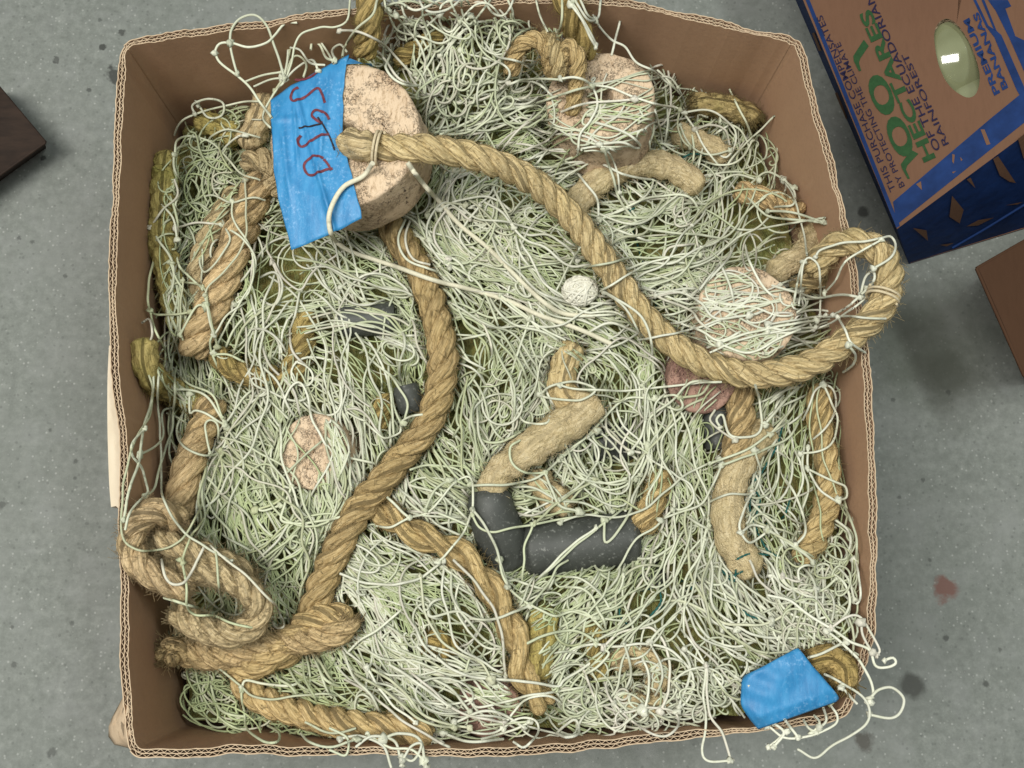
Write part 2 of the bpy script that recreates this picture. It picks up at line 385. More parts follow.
# crumpled torn corner of the box, sticking out at the lower left
mb = MB(); g = np.zeros((9, 7, 3))
edge0 = spline([(127, 690), (118, 706), (110, 722), (108, 735), (113, 744), (124, 747), (134, 750)], 5.)
edge0 = edge0[np.linspace(0, len(edge0)-1, 9).astype(int)]
edge1 = spline([(127, 692), (127, 705), (127, 718), (128, 728), (130, 737), (132, 744), (135, 748)], 5.)
edge1 = edge1[np.linspace(0, len(edge1)-1, 9).astype(int)]
for j in range(7):
    t = j/6.; q = edge0*(1-t)+edge1*t
    g[:, j] = P(q[:, 0], q[:, 1], RIM-.004-.03*(1-t)**1.3+.006*np.sin(np.arange(9)*2.1+j*1.3)+.001*np.sin(np.arange(9)*4.3+j*2.9))
mb.grid(g); fl = mb.build('torn_flap', EDGE, box); mo = fl.modifiers.new('thick', 'SOLIDIFY'); mo.thickness = .003
fl['label'] = 'crumpled torn lower left corner flap'

# ------------------------------------------------------------------ raster bookkeeping for draping
MX = 80; GW, GH = W+2*MX, H+2*MX
gy, gx = np.mgrid[0:GH, 0:GW]; gx = gx-MX; gy = gy-MX
cs = 4
hx = hz(gx[::cs, ::cs], gy[::cs, ::cs]); HU = np.kron(hx, np.ones((cs, cs)))[:GH, :GW]+.0085*noise2(gx/14., gy/14., 15)+.0012*noise2(gx/5.5, gy/5.5, 16)
HO = HU.copy(); CV = np.ones((GH, GW))
def inpoly(px, py, poly):
    r = np.zeros(np.shape(px), bool); n = len(poly)
    for i in range(n):
        x0, y0 = poly[i]; x1, y1 = poly[(i+1) % n]
        c = ((y0 > py) != (y1 > py)) & (px < (x1-x0)*(py-y0)/(y1-y0+1e-9)+x0); r ^= c
    return r
INRIM = inpoly(gx, gy, RIMPX)
HU[~INRIM] = np.maximum(HU[~INRIM], RIM+.003); HO[~INRIM] = HU[~INRIM]
def stamp_line(pxy, z, rpx, rm, cover):
    for (x, y), zz, rp, r in zip(pxy, z, rpx, rm):
        x0, x1, y0, y1 = int(x-rp-1)+MX, int(x+rp+2)+MX, int(y-rp-1)+MX, int(y+rp+2)+MX
        if x0 < 0 or y0 < 0 or x1 >= GW or y1 >= GH: continue
        d2 = ((gx[y0:y1, x0:x1]-x)**2+(gy[y0:y1, x0:x1]-y)**2)/(rp*rp)
        k = d2 < 1
        hh = zz+r*np.sqrt(np.clip(1-d2, 0, 1)); sub = HO[y0:y1, x0:x1]; sub[k] = np.maximum(sub[k], hh[k])
        c = CV[y0:y1, x0:x1]; c[k] = np.minimum(c[k], cover)
def stamp_disc(cx, cy, rx, ry, z, cover):
    k = ((gx-cx)/rx)**2+((gy-cy)/ry)**2 < 1
    HO[k] = np.maximum(HO[k], z); CV[k] = np.minimum(CV[k], cover)

def wall_raise(px, py, z, margin=.004, full=False):
    """lift points that would lie behind the inner face of a wall until they are inside the box"""
    inn = [tuple(q) for q in (RC-nrm*(.004+margin))[::14]]
    z = z.copy(); vis = sample(INRIM, px, py)
    for _ in range(18):
        p = P(px, py, z); bad = vis & ~inpoly(p[..., 0], p[..., 1], inn) & (z < RIM+.01)
        if not bad.any(): break
        z[bad] += .01
    return z
def sample(A, px, py):
    return A[np.clip((py+MX+.5).astype(int), 0, GH-1), np.clip((px+MX+.5).astype(int), 0, GW-1)]
# ------------------------------------------------------------------ tubes
def frames(p):
    t = np.gradient(p, axis=0); t /= np.linalg.norm(t, axis=1)[:, None]+1e-12
    u = np.zeros_like(t); a = np.array([0, 0, 1.]) if abs(t[0, 2]) < .8 else np.array([1., 0, 0])
    v = a-t[0]*(a@t[0]); u[0] = v/np.linalg.norm(v)
    for i in range(1, len(p)):
        v = u[i-1]-t[i]*(u[i-1]@t[i]); u[i] = v/(np.linalg.norm(v)+1e-12)
    return t, u, np.cross(t, u)
def tube(mb, p, r, sides=8, col=None, caps=True, kid=0., mi=0, lobes=None):
    t, u, w = frames(p); n = len(p); r = np.broadcast_to(r, (n,))
    a = np.linspace(0, 2*math.pi, sides, endpoint=False)
    rr = r[:, None]*np.ones(sides) if lobes is None else lobes(a, r)
    g = p[:, None]+(u[:, None]*np.cos(a)[None, :, None]+w[:, None]*np.sin(a)[None, :, None])*rr[..., None]
    s = np.r_[0, np.cumsum(np.linalg.norm(np.diff(p, axis=0), axis=1))]
    uv = np.stack(np.broadcast_arrays(s[:, None], (a/6.283*.03)[None], np.float64(kid)), -1)
    cc = None if col is None else (np.repeat(np.asarray(col), sides, 0) if np.ndim(col) > 1 else col)
    mb.grid(g, cc, uv, True, mi)
    if caps:
        c0 = None if col is None else (col[0] if np.ndim(col) > 1 else col)
        mb.fan(g[0][::-1], p[0], c0, mi); mb.fan(g[-1], p[-1], c0, mi)
    return g
def hairs(mb, base, tang, R, n, length, r, col, seed):
    """loose fibres standing off a rope"""
    q = np.random.default_rng(seed); i = q.integers(2, len(base)-2, n)
    t, u, w = tang; a = q.uniform(0, 6.283, n)
    out = u[i]*np.cos(a)[:, None]+w[i]*np.sin(a)[:, None]
    st = base[i]+out*(R[i]*.93)[:, None]
    dr = t[i]*q.normal(0, 1, (n, 1))+out*q.uniform(.2, .9, (n, 1))+np.cross(t[i], out)*q.normal(0, .7, (n, 1))
    dr /= np.linalg.norm(dr, axis=1)[:, None]; L = length*q.uniform(.4, 1.3, n)[:, None]
    bend = q.normal(0, .35, (n, 3))*L
    pts = np.stack([st, st+dr*L*.5+bend*.2, st+dr*L+bend-np.array([0, 0, .15])*L], 1)
    batch_tubes(mb, pts, np.full(n, r), col*np.ones((n, 3)), 3)
def batch_tubes(mb, pts, r, col, sides=5, uvs=None):
    """many strands at once: pts (K, N, 3)"""
    K, N = pts.shape[:2]
    t = np.gradient(pts, axis=1); t /= np.linalg.norm(t, axis=2)[..., None]+1e-12
    z = np.array([0.13, .07, .99]); u = np.cross(t, z); u /= np.linalg.norm(u, axis=2)[..., None]+1e-9
    w = np.cross(u, t)
    a = np.linspace(0, 2*math.pi, sides, endpoint=False)
    rr = np.broadcast_to(np.asarray(r).reshape(K, -1)[:, :, None], (K, N, 1)) if np.ndim(r) == 1 else r[..., None]
    g = pts[:, :, None]+(u[:, :, None]*np.cos(a)[None, None, :, None]+w[:, :, None]*np.sin(a)[None, None, :, None])*rr[..., None]
    i = np.arange(K*N*sides).reshape(K, N, sides); i2 = np.concatenate([i, i[:, :, :1]], 2)
    q = np.stack([i2[:, :-1, :-1], i2[:, :-1, 1:], i2[:, 1:, 1:], i2[:, 1:, :-1]], -1)
    s = np.concatenate([np.zeros((K, 1)), np.cumsum(np.linalg.norm(np.diff(pts, axis=1), axis=2), 1)], 1)*300
    uv = np.stack(np.broadcast_arrays(s[:, :, None], (a*.5)[None, None], np.arange(K)[:, None, None]*1.7), -1)
    mb.add(g, q, col=np.repeat(col, N*sides, 0), uv=uv)

ROPES = []
def rope(pts, rpx, label, lift=9, cover=0., mat=None, kind='laid', pitch=2.2, group='rope lengths in the box', name='rope', tint=(1, 1, 1), strands=3, taper=(1, 1), fuzz=1., z=None, cat='rope', phase=0., tmid=1., wall=False):
    """pts: (px, py[, height in mm above the pile]); rpx: radius in pixels; cover: share of net strands lying over it"""
    mat = mat or ROPE
    pp = np.array([(q[0], q[1], q[2] if len(q) > 2 else lift) for q in pts], float)
    c = spline(np.c_[pp[:, :2], pp[:, 2:]*.1], 2.)
    zz = hz(c[:, 0], c[:, 1], 75.)+c[:, 2]*.01 if z is None else np.interp(np.linspace(0, 1, len(c)), np.linspace(0, 1, len(z)), z)
    if wall: zz = wall_raise(c[:, 0], c[:, 1], zz, rpx*.8/1150)
    k = np.ones(15)/15; zz = np.convolve(np.pad(zz, 7, 'edge'), k, 'valid')
    sp = P(c[:, 0], c[:, 1], zz)
    R = rpx*.94*(CAMZ-zz.mean())/F
    sp = spline(sp, .0018); n = len(sp)
    t, u, w = frames(sp); s = np.arange(n)*.0018
    seed = len(ROPES)+50
    tt = np.linspace(0, 1, n)
    Rr = R*np.interp(tt, [0, .5, 1], [taper[0], tmid, taper[1]])*(1+.05*noise1(s*70, seed)+.03*noise1(s*260, seed+1))
    endr = np.sqrt(np.clip(np.minimum(s, s[-1]-s)/(.55*R)+.05, 0, 1))
    rad = 2*math.pi*s/(pitch*2*R)+phase+.25*noise1(s*20, seed+2)
    mb = MB(); tint = np.array(tint)
    if kind == 'laid':
        off = .52 if strands == 3 else .48
        rs = .535 if strands == 3 else .56
        for k_ in range(strands):
            a = rad+2*math.pi*k_/strands
            ce = sp+(u*np.cos(a)[:, None]+w*np.sin(a)[:, None])*(Rr*off)[:, None]
            tube(mb, ce, Rr*rs*endr*(1+.06*noise1(s*300, seed+k_+5)), 12, col=tint*(1+.07*(k_-1)), kid=k_*3.1+seed)
    else:
        sd = 26; aa = np.linspace(0, 2*math.pi, sd, endpoint=False)
        def lob(a, r):
            base = r[:, None]*(1+.07*np.cos(3*(a[None]-rad[:, None])))
            q = np.stack(np.broadcast_arrays(s[:, None]*500, np.cos(a)[None]*R*500, np.sin(a)[None]*R*500), -1)
            return base+R*.06*noise3(q*.5, seed)+R*.05*noise3(q*1.3, seed+3)+R*.035*noise3(q*3.1, seed+4)
        tube(mb, sp, Rr*endr, sd, col=tint, kid=seed, lobes=lob)
    if fuzz >= 2:                                 # a frayed tuft at each end
        qq = np.random.default_rng(seed)
        for e_, sg in ((0, -1), (n-1, 1)):
            K = 110; a = qq.uniform(0, 6.283, K); rr = Rr[e_]*np.sqrt(qq.uniform(0, 1, K))
            st = sp[e_]-t[e_]*sg*.006+(u[e_]*np.cos(a)[:, None]+w[e_]*np.sin(a)[:, None])*rr[:, None]
            dr = t[e_]*sg+(u[e_]*np.cos(a)[:, None]+w[e_]*np.sin(a)[:, None])*qq.uniform(.0, .55, (K, 1))+qq.normal(0, .15, (K, 3))
            Ln = qq.uniform(.004, .009, (K, 1)); pts_ = np.stack([st, st+dr*Ln*.5, st+dr*Ln+qq.normal(0, .002, (K, 3))], 1)
            batch_tubes(mb, pts_, np.full(K, .00035), np.array([1., 1, 1])*tint*np.ones((K, 3)), 4)
    if fuzz > 0: hairs(mb, sp, (t, u, w), Rr, int(3600*fuzz*s[-1])+50, .0065, .00017, np.array([1.25, 1.25, 1.25])*tint, seed)
    o = mb.build(name, mat); tag(o, label, cat, group)
    px, py = project(sp[::2]); stamp_line(np.c_[px, py], sp[::2, 2], R*F/(CAMZ-sp[::2, 2])*1.0, Rr[::2], cover)
    ROPES.append(o); return o

# ------------------------------------------------------------------ cork floats
def cork(cx, cy, rpx, ztop, thick, axis, label, cover, mat=CORK, seed=0, hole=True, group='cork floats in the net'):
    c = P(cx, cy, ztop); r = rpx*(CAMZ-ztop)/F
    ax = np.array(axis, float); ax /= np.linalg.norm(ax)
    u = np.cross(ax, [0, 1, .1]); u /= np.linalg.norm(u); w = np.cross(ax, u)
    prof = []                                    # radius, depth: hole, face, rounded edge, side, bottom
    hr = .011 if hole else .0005
    prof += [(hr*.95, -thick*.8), (hr, -.012), (hr, -.003), (hr+.0015, -.0006)]
    for q in np.linspace(0, 1, 11)[1:]: prof.append((hr+.002+(r-.003-hr-.002)*q, 0))
    for q in np.linspace(0, 1.57, 5)[1:]: prof.append((r-.003+.003*math.sin(q), -.003+.003*math.cos(q)))
    for q in np.linspace(.15, 1, 8): prof.append((r, -.004-(thick-.010)*q))
    for q in np.linspace(0, 1.57, 4)[1:]: prof.append((r-.006+.006*math.cos(q), -thick+.006-.006*math.sin(q)))
    prof.append((.001, -thick))
    prof = np.array(prof); A = np.linspace(0, 2*math.pi, 96, endpoint=False)
    g = c+(u*np.cos(A)[:, None]+w*np.sin(A)[:, None])[None]*prof[:, :1, None]+ax*prof[:, 1:, None]
    q = g*60; dv = .0010*noise3(q, seed)+.0005*noise3(q*3.1, seed+1)+.0005*noise3(q*9, seed+2)
    pit = np.clip(noise3(g*260, seed+5)-.75, 0, 1)*.004
    nr = np.gradient(prof, axis=0); nn = np.stack([-nr[:, 1], nr[:, 0]], 1); nn /= np.linalg.norm(nn, axis=1)[:, None]+1e-9
    dirn = (u*np.cos(A)[:, None]+w*np.sin(A)[:, None])[None]*nn[:, :1, None]+ax*nn[:, 1:, None]
    if (dirn[12]@ax).mean() < 0: dirn = -dirn
    g = g+dirn*(dv-pit)[..., None]
    mb = MB(); mb.grid(g, closed=True)
    root = empty('cork_float', c-ax*thick); tag(root, label, 'float', group)
    mb.build('cork_body', mat, root)
    pr = project(c)
    k = ((gx-pr[0])**2+(gy-pr[1])**2) < (rpx*.99)**2
    zc = onplane(gx[k], gy[k], c, ax)[:, 2]+.002; HO[k] = np.maximum(HO[k], zc); CV[k] = np.minimum(CV[k], cover)
    pr2 = project(c-ax*thick*.6); stamp_disc(pr2[0], pr2[1], rpx*.95, rpx*.95, ztop-.03, cover)
    return root, c, ax, r
c1, c1c, c1a, c1r = cork(344, 135, 81, .338, .062, (-.16, .03, 1), 'large tan cork float with blue tape stuck over half its face', 0., seed=3)
cork(600, 96, 58, .296, .06, (-.15, .22, 1), 'tan cork float under a rope knot near the top wall of the box', .3, seed=9)
cork(748, 312, 52, .290, .05, (.05, .1, 1), 'cracked cork float under net strands just left of the big rope eye', .5, seed=15, hole=False)
cork(312, 452, 38, .250, .04, (-.3, -.05, 1), 'cork float with its cut side showing, left of the long diagonal rope', .3, seed=21, hole=False)
cork(703, 380, 35, .272, .045, (.0, -.35, 1), 'dark pink speckled cork float half hidden below the big curved rope', .15, CORKP, 27, hole=False)
cork(490, 712, 30, .262, .04, (.0, -.4, 1), 'brown cork piece peeping through net beside the lower wall', .75, CORKP, 37, hole=False)

jx = gx+9*noise2(gx/9., gy/7., 41); jy = gy+9*noise2(gx/8., gy/9., 42)
for x0, x1, y0, y1, cv in ((250, 322, 400, 505, .15), (322, 362, 400, 505, .9), (540, 665, 102, 170, .6), (685, 810, 240, 292, .45), (685, 810, 292, 375, .85)):
    q = (jx >= x0) & (jx < x1) & (jy >= y0) & (jy < y1) & (CV < 1) & (CV > 0 if cv > 0 and x0 != 322 else CV < 1); CV[q] = cv
# ------------------------------------------------------------------ black rubber floats
def rubber(pts, radii, zs, label, cover, name='rubber_float'):
    c = spline([(x, y, r, z*1000) for (x, y), r, z in zip(pts, radii, zs)], 3.)
    p = P(c[:, 0], c[:, 1], c[:, 3]/1000); R = c[:, 2]*(CAMZ-.25)/F
    e = 3; R = R.copy()
    R[:e] *= np.linspace(.82, 1, e); R[-e:] *= np.linspace(1, .82, e)
    mb = MB(); tube(mb, p, R, 28); o = mb.build(name, RUB); tag(o, label, 'float', 'black rubber floats in the net')
    stamp_line(c[:, :2], c[:, 3]/1000, R*F/(CAMZ-.25), R, cover); return o
rubber([(524, 549), (560, 546), (600, 542), (636, 537)], [28, 28, 27.5, 27], [.243, .245, .246, .244], 'long black rubber float lying below the felted rope end', .04)
rubber([(489, 490), (492, 512), (500, 535), (508, 560)], [20, 23, 25, 25], [.266, .264, .254, .238], 'black rubber sleeve at the end of the felted rope', .0, 'rubber_sleeve')
rubber([(590, 448), (640, 438)], [22, 22], [.215, .215], 'black rubber float deep under hanging strands right of the felted rope', .42)
rubber([(340, 322), (395, 318)], [17, 17], [.24, .24], 'dark rubber float glimpsed between strands left of the long front rope', .4)
rubber([(405, 385), (412, 412)], [14, 13], [.255, .25], 'small black rubber float end beside the long front rope', .2)
rubber([(715, 405), (718, 450)], [15, 15], [.24, .24], 'black rubber float between the pink cork and the felted side rope', .4)
rubber([(640, 555), (655, 590)], [18, 17], [.235, .23], 'black rubber float end under strands right of the long black float', .6)

# ------------------------------------------------------------------ ropes, traced one by one
rope([(346,143,-40),(352,142,2),(372,147,0),(400,148,6),(430,149,16),(480,158,22),(530,180,20),(570,215,18),(602,258,17),(635,305,17),(670,342,17),(712,366,17),(760,375,19),(810,364,28),(850,338,32),(878,312,32),(889,285,32),(885,258,36),(865,244,38),(842,243,34),(822,256,20),(810,275,6)],
     15.2, 'thick tan rope from the taped cork, curving into an eye over the right wall', z=[.30,.345,.352,.351,.347,.33,.312,.303,.298,.293,.291,.290,.291,.295,.302,.31,.318,.322,.322,.318,.31,.295,.28], taper=(1.0, 1.))
rope([(343,141),(350,143),(362,146),(378,148)], 17, 'short frayed rope stub in the hole of the taped cork', z=[.33,.345,.352,.352], kind='felt', mat=ROPEB, fuzz=.6)
rope([(388,222,0),(402,245,8),(420,272,13),(436,317,14),(443,365,14),(431,418,14),(393,468,14),(357,513,14),(332,560,14),(315,605,14),(303,634,12),(285,652,8),(262,662,3),(246,664,0)],
     15.5, 'long brown rope running from under the taped cork down to the knot', mat=ROPE, tint=(.78, .73, .67), lift=13)
rope([(163,652,24),(185,652,26),(215,657,26),(243,652,24),(275,642,22),(305,640,24),(328,636,24),(345,627,18),(349,617,8)],
     13.5, 'cut rope end with frayed tip crossing the knot beside the left wall', wall=True, mat=ROPEB, tint=(1.08, 1.02, .95), fuzz=2., taper=(1.15, 1))
rope([(352,622,10),(335,617,14),(310,622,20),(285,645,22),(262,662,20),(243,668,10),(242,680,8),(258,697,10),(285,708,12),(320,719,12),(360,726,12),(400,729,10),(432,738,4)],
     14.5, 'tan rope leading out of the knot along the lower wall', mat=ROPE, tint=(1, .95, .88), cover=.06)
rope([(262,178,4),(252,205,8),(238,240,11),(225,275,12),(212,310,12),(198,335,8),(190,355,2)], 18.5, 'thick brown twisted rope hanging below the taped cork at the left', mat=ROPEB, cover=.12, tint=(1.12, 1.05, 1), lift=10, pitch=2.4)
rope([(240,190,-2),(222,215,0),(206,245,2),(198,280,0),(205,310,-6)], 13, 'worn rope lying alongside the thick brown twisted rope', mat=ROPEB, cover=.4)
rope([(246,150,4),(252,135,8),(262,115,6),(270,95,2)], 15, 'brown rope going up behind the blue taped cork', mat=ROPEB, cover=.15, kind='felt')
rope([(243,165,2),(262,160,8),(275,175,8),(268,195,4)], 13, 'brown rope bend tucked beside the edge of the blue tape', mat=ROPEB, cover=.15)
rope([(214,398,2),(205,425,6),(192,455,10),(183,488,12),(176,518,8),(165,540,16)], 16.5, 'brown rope sloping down to the coil at the left wall', wall=True, mat=ROPEB, cover=.1, tint=(1.12,1.05,1))
rope([(150,540),(175,546),(205,556),(232,567),(250,582)], 13.5, 'middle rope of the coil at the left wall, between its two loops', z=[.272,.286,.286,.280,.262], mat=ROPEB, cover=.05, fuzz=2.)
rope([(184,522),(158,511),(136,524),(131,548),(143,568),(166,582),(192,592)], 14, 'brown rope loop of the coil nearest the left wall', z=[.275,.297,.300,.300,.302,.302,.288], mat=ROPEB, cover=.05, tint=(1.05, 1., 1), fuzz=2.)
rope([(160,562),(188,571),(216,574),(241,584),(259,605),(253,625),(229,635),(199,627),(176,610)], 14, 'frayed outer rope loop of the coil above the knot', z=[.268,.283,.288,.287,.284,.280,.276,.268,.25], mat=ROPEB, cover=.04, fuzz=3.)
rope([(738,388,2),(741,410,10),(739,436,12),(733,465,12)], 15.5, 'short tan rope dropping from behind the big curved rope', mat=ROPE, cover=.08, tint=(.9,.85,.82))
rope([(768,424,0),(748,450,8),(733,478,12),(728,510,12),(732,540,10),(745,562,4),(756,575,-4)], 17, 'pale felted rope bending down beside the teal twine', mat=FELT, kind='felt', cover=.1)
rope([(821,385,6),(819,410,6),(822,440,8),(829,475,8),(825,512,8),(813,542,8),(797,560,4)], 13.5, 'twisted tan rope hanging along the right wall', mat=ROPE, cover=.24, pitch=2.4, tint=(.97,.93,.85))
rope([(372,500,2),(395,520,8),(425,538,10),(458,553,10),(487,582,10),(506,615,10),(519,650,10),(527,682,8),(548,708,0)], 15.5, 'two strand tan rope crossing below the long rope toward the lower wall', mat=ROPE, cover=.06, strands=2, pitch=3., tint=(.98,.93,.84))
rope([(488,500,12),(497,476,16),(520,456,16),(552,434,16),(580,414,14),(594,396,8)], 18.5, 'pale felted rope tapering into the black rubber sleeve', mat=FELT, kind='felt', cover=.0, taper=(.75, 1.12))
rope([(592,408,6),(570,400,6),(561,385,6),(566,362,4),(577,345,-2)], 15, 'tan rope kink above the felted rope in the middle of the box', mat=ROPE, cover=.2, kind='felt')
rope([(566,222,6),(580,200,12),(600,180,14),(628,166,14),(660,165,12),(685,176,8),(700,192,0)], 15, 'pale felted rope arch branching off the big curved rope', mat=FELT, kind='felt', cover=.05)
rope([(372,-25,22),(370,5,14),(367,32,4),(364,58,-10)], 15, 'olive brown rope hanging over the top wall above the taped cork', mat=ROPEO, cover=.06, tint=(1.3,1.15,1.05), z=[.318,.326,.315,.285])
rope([(552,-40,14),(563,-10,14),(573,18,10),(582,42,2),(584,60,-8)], 16, 'olive rope hanging over the middle of the top wall', mat=ROPEO, cover=.08, tint=(1.3,1.15,1.), strands=2, z=[.318,.328,.325,.31,.285])
rope([(395,62,0),(412,52,4),(428,42,4),(445,30,-2)], 11, 'short rope piece slanting under strands near the top wall', mat=ROPEO, cover=.3, tint=(1.3,1.15,1))
rope([(512,75,30),(514,58,34),(524,43,38),(540,40,42),(548,55,42),(552,72,36)], 9.5, 'left loop of the rope knot on the cork by the top wall', mat=ROPE, cover=.04, tint=(.98,.92,.85), z=[.285,.305,.316,.32,.315,.305])
rope([(540,36,40),(552,44,46),(557,60,44),(560,78,38)], 9.5, 'middle strand of the rope knot on the cork by the top wall', mat=ROPE, cover=.04, z=[.30,.325,.32,.303])
rope([(548,78,36),(562,60,40),(568,46,44),(578,58,44),(577,78,40),(574,100,32),(572,116,20)], 9.5, 'right strand of the rope knot ending on the cork by the top wall', mat=ROPE, cover=.04, z=[.298,.312,.325,.322,.312,.304,.295], tint=(.95,.9,.83))
rope([(690,105,2),(705,104,5),(730,108,6),(750,116,6),(757,124,2)], 12.5, 'fuzzy olive rope end pointing at the upper right corner', wall=True, mat=ROPEO, kind='felt', cover=.05, tint=(1.2,1.1,1.15), fuzz=2)
rope([(672,132,0),(700,142,3),(715,150,3),(728,160,-2)], 13, 'pale rope bend beneath loops near the upper right corner', mat=FELT, kind='felt', cover=.4)
rope([(735,190,0),(755,196,4),(780,203,4),(800,215,0)], 12.5, 'brown rope under strands beside the right wall', wall=True, mat=ROPEB, cover=.35, tint=(1.2,1.1,1))
rope([(768,275,6),(785,266,12),(803,256,14),(812,240,10),(806,228,2)], 13.5, 'felted olive rope end with a pale band beside the rope eye', mat=FELT, kind='felt', cover=.15)
rope([(792,290,0),(806,284,6),(822,276,14),(838,262,22)], 11, 'short rope tail under the rope eye at the right wall', mat=ROPE, cover=.15)
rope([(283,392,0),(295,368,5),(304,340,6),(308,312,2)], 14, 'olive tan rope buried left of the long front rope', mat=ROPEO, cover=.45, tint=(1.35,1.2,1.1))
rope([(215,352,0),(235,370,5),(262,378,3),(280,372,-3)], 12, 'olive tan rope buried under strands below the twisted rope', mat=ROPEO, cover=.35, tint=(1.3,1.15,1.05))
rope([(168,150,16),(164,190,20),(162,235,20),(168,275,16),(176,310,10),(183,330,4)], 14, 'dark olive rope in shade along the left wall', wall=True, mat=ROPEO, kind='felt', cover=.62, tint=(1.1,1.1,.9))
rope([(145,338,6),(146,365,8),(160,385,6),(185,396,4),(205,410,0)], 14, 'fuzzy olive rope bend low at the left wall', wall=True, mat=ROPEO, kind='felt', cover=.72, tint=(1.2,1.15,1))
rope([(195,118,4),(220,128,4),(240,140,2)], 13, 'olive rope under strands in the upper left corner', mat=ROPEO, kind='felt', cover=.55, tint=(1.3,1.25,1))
rope([(640,532,0),(650,510,6),(658,490,4),(664,472,-2)], 14, 'short tan rope rising from the end of the long black float', mat=ROPE, cover=.25, tint=(.95,.9,.8))
rope([(536,470,-6),(545,490,2),(560,502,2),(572,508,-4)], 14, 'dark brown rope piece under strands above the long black float', mat=ROPEB, kind='felt', cover=.3)
rope([(545,605,2),(543,630,5),(540,655,4),(535,680,0)], 15, 'olive felted rope buried beside the two strand rope', mat=ROPEO, kind='felt', cover=.4, tint=(1.3,1.25,1))
rope([(590,620,0),(598,650,4),(600,680,2)], 12, 'olive rope buried in the strands above the lower wall', mat=ROPEO, cover=.6, tint=(1.3,1.2,1))
rope([(806,664,4),(828,658,8),(842,668,8),(843,690,2)], 14, 'fuzzy olive rope end in the corner beside the loose blue tape', mat=ROPEO, kind='felt', cover=.08, tint=(1.35,1.15,1.05), fuzz=2)
rope([(376,432,0),(382,412,5),(386,395,2)], 11, 'small olive rope end left of the long front rope', mat=ROPEO, cover=.25, tint=(1.4,1.25,1.1))
rope([(402,232,-2),(414,248,3),(424,268,0)], 10, 'short olive rope at the lower right edge of the taped cork', mat=ROPEO, cover=.3, tint=(1.2,1.1,1))
rope([(418,648,-2),(440,640,2),(452,655,0)], 11, 'tan rope patch under the strands left of the two strand rope', mat=ROPEO, cover=.6, tint=(1.4,1.2,1))

rope([(612,668,0),(628,655,6),(648,660,8),(660,676,6),(650,692,2)], 12, 'brown rope bend wrapped in loose strands near the lower wall', mat=ROPEB, kind='felt', cover=.75)
rope([(618,700,2),(636,704,6),(655,706,4),(668,698,0)], 11, 'short brown rope lump under strands just above the lower rim', mat=ROPEB, kind='felt', cover=.5)
# ------------------------------------------------------------------ blue tape on the cork, with handwriting
def c1plane(px, py, off=0.): return onplane(px, py, c1c, c1a, off)
def zo(ox, oy, s, pts): return [(ox+x/s, oy+y/s) for x, y in pts]
L = spline(zo(250, 40, 3.49, [(72,205),(80,330),(90,480),(110,600),(140,720)]), 2.); R_ = spline(zo(250, 40, 3.49, [(345,50),(331,180),(327,310),(345,420),(393,620)]), 2.)
def resamp(c, n):
    t = np.linspace(0, len(c)-1, n); i = np.arange(len(c)); return np.stack([np.interp(t, i, c[:, k]) for k in range(c.shape[1])], 1)
NT = 60; L = resamp(L, NT); R_ = resamp(R_, NT); L[:, 0] += .8*noise1(np.arange(NT)*.35, 2); R_[:, 0] += .9*noise1(np.arange(NT)*.4, 3)
def tape1z(px, py):
    q = c1plane(px, py); rr = np.linalg.norm(q-c1c, axis=-1)
    dr = np.clip(rr-c1r+.004, 0, 1)
    wr = .0012*noise2(px/4.5, py/16., 3)+.0026*np.exp(-((px-304-(py-120)*.28)/2.6)**2)*np.clip((py-85)/20, 0, 1)+.002*np.exp(-((px-297-(py-130)*.05)/2.2)**2)*np.clip((py-100)/12, 0, 1)*np.clip((175-py)/15, 0, 1)+.0016*np.exp(-((py-121)/2.2)**2)*(px < 301)+.0018*np.exp(-((px-328+(py-100)*.12)/2.4)**2)*np.clip((py-75)/20, 0, 1)*np.clip((190-py)/30, 0, 1)+.002*np.exp(-((px-286-(py-150)*.1)/3.)**2)*np.clip((py-125)/15, 0, 1)*np.clip((215-py)/30, 0, 1)
    return c1plane(px, py, .0032)+np.array([0, 0, 1])*(wr-dr*.32)[..., None]
k = inpoly(gx, gy, [tuple(q) for q in L]+[tuple(q) for q in R_[::-1]]); HO[k] = np.maximum(HO[k], tape1z(gx[k], gy[k])[:, 2]+.001); CV[k] = 0.; TAPED = k.copy()
g = np.zeros((NT, 60, 3))
for j in range(60):
    t = j/59.; q = L*(1-t)+R_*t
    q = q+np.c_[np.zeros(NT), np.sin(np.pi*t)*np.r_[np.zeros(NT-8), np.linspace(0, 2, 8)]]
    g[:, j] = tape1z(q[:, 0], q[:, 1])
mb = MB(); mb.grid(g)
tp = mb.build('tape_label', TAPE, c1); tp['label'] = 'blue masking tape with handwritten red marks'
mo = tp.modifiers.new('thick', 'SOLIDIFY'); mo.thickness = .0005; mo.offset = -1
# the folded-over top end of the tape
mb = MB(); g = np.zeros((2, 10, 3))
for j in range(10):
    t = j/9.; a = (345+(372-345)*t, 55.5+t*8.5); b = (347+(372-347)*t, 66-t*1)
    g[0, j] = c1plane(*map(np.array, a), off=-.002-.004*t); g[1, j] = c1plane(*map(np.array, b), off=.003)
mb.grid(g); mb.build('tape_fold', TAPE, c1)
def ribbon(mb, pts, wpx, zf):
    c = spline(pts, .8); t = np.gradient(c, axis=0); t /= np.linalg.norm(t, axis=1)[:, None]+1e-9; n = np.c_[-t[:, 1], t[:, 0]]
    ww = wpx*(1+.15*noise1(np.arange(len(c))*.5, len(pts)))
    a = c-n*ww[:, None]/2; b = c+n*ww[:, None]/2
    mb.grid(np.stack([zf(a[:, 0], a[:, 1]), zf(b[:, 0], b[:, 1])], 1))
zf = lambda x, y: tape1z(x, y)+c1a*.0007
mb = MB()
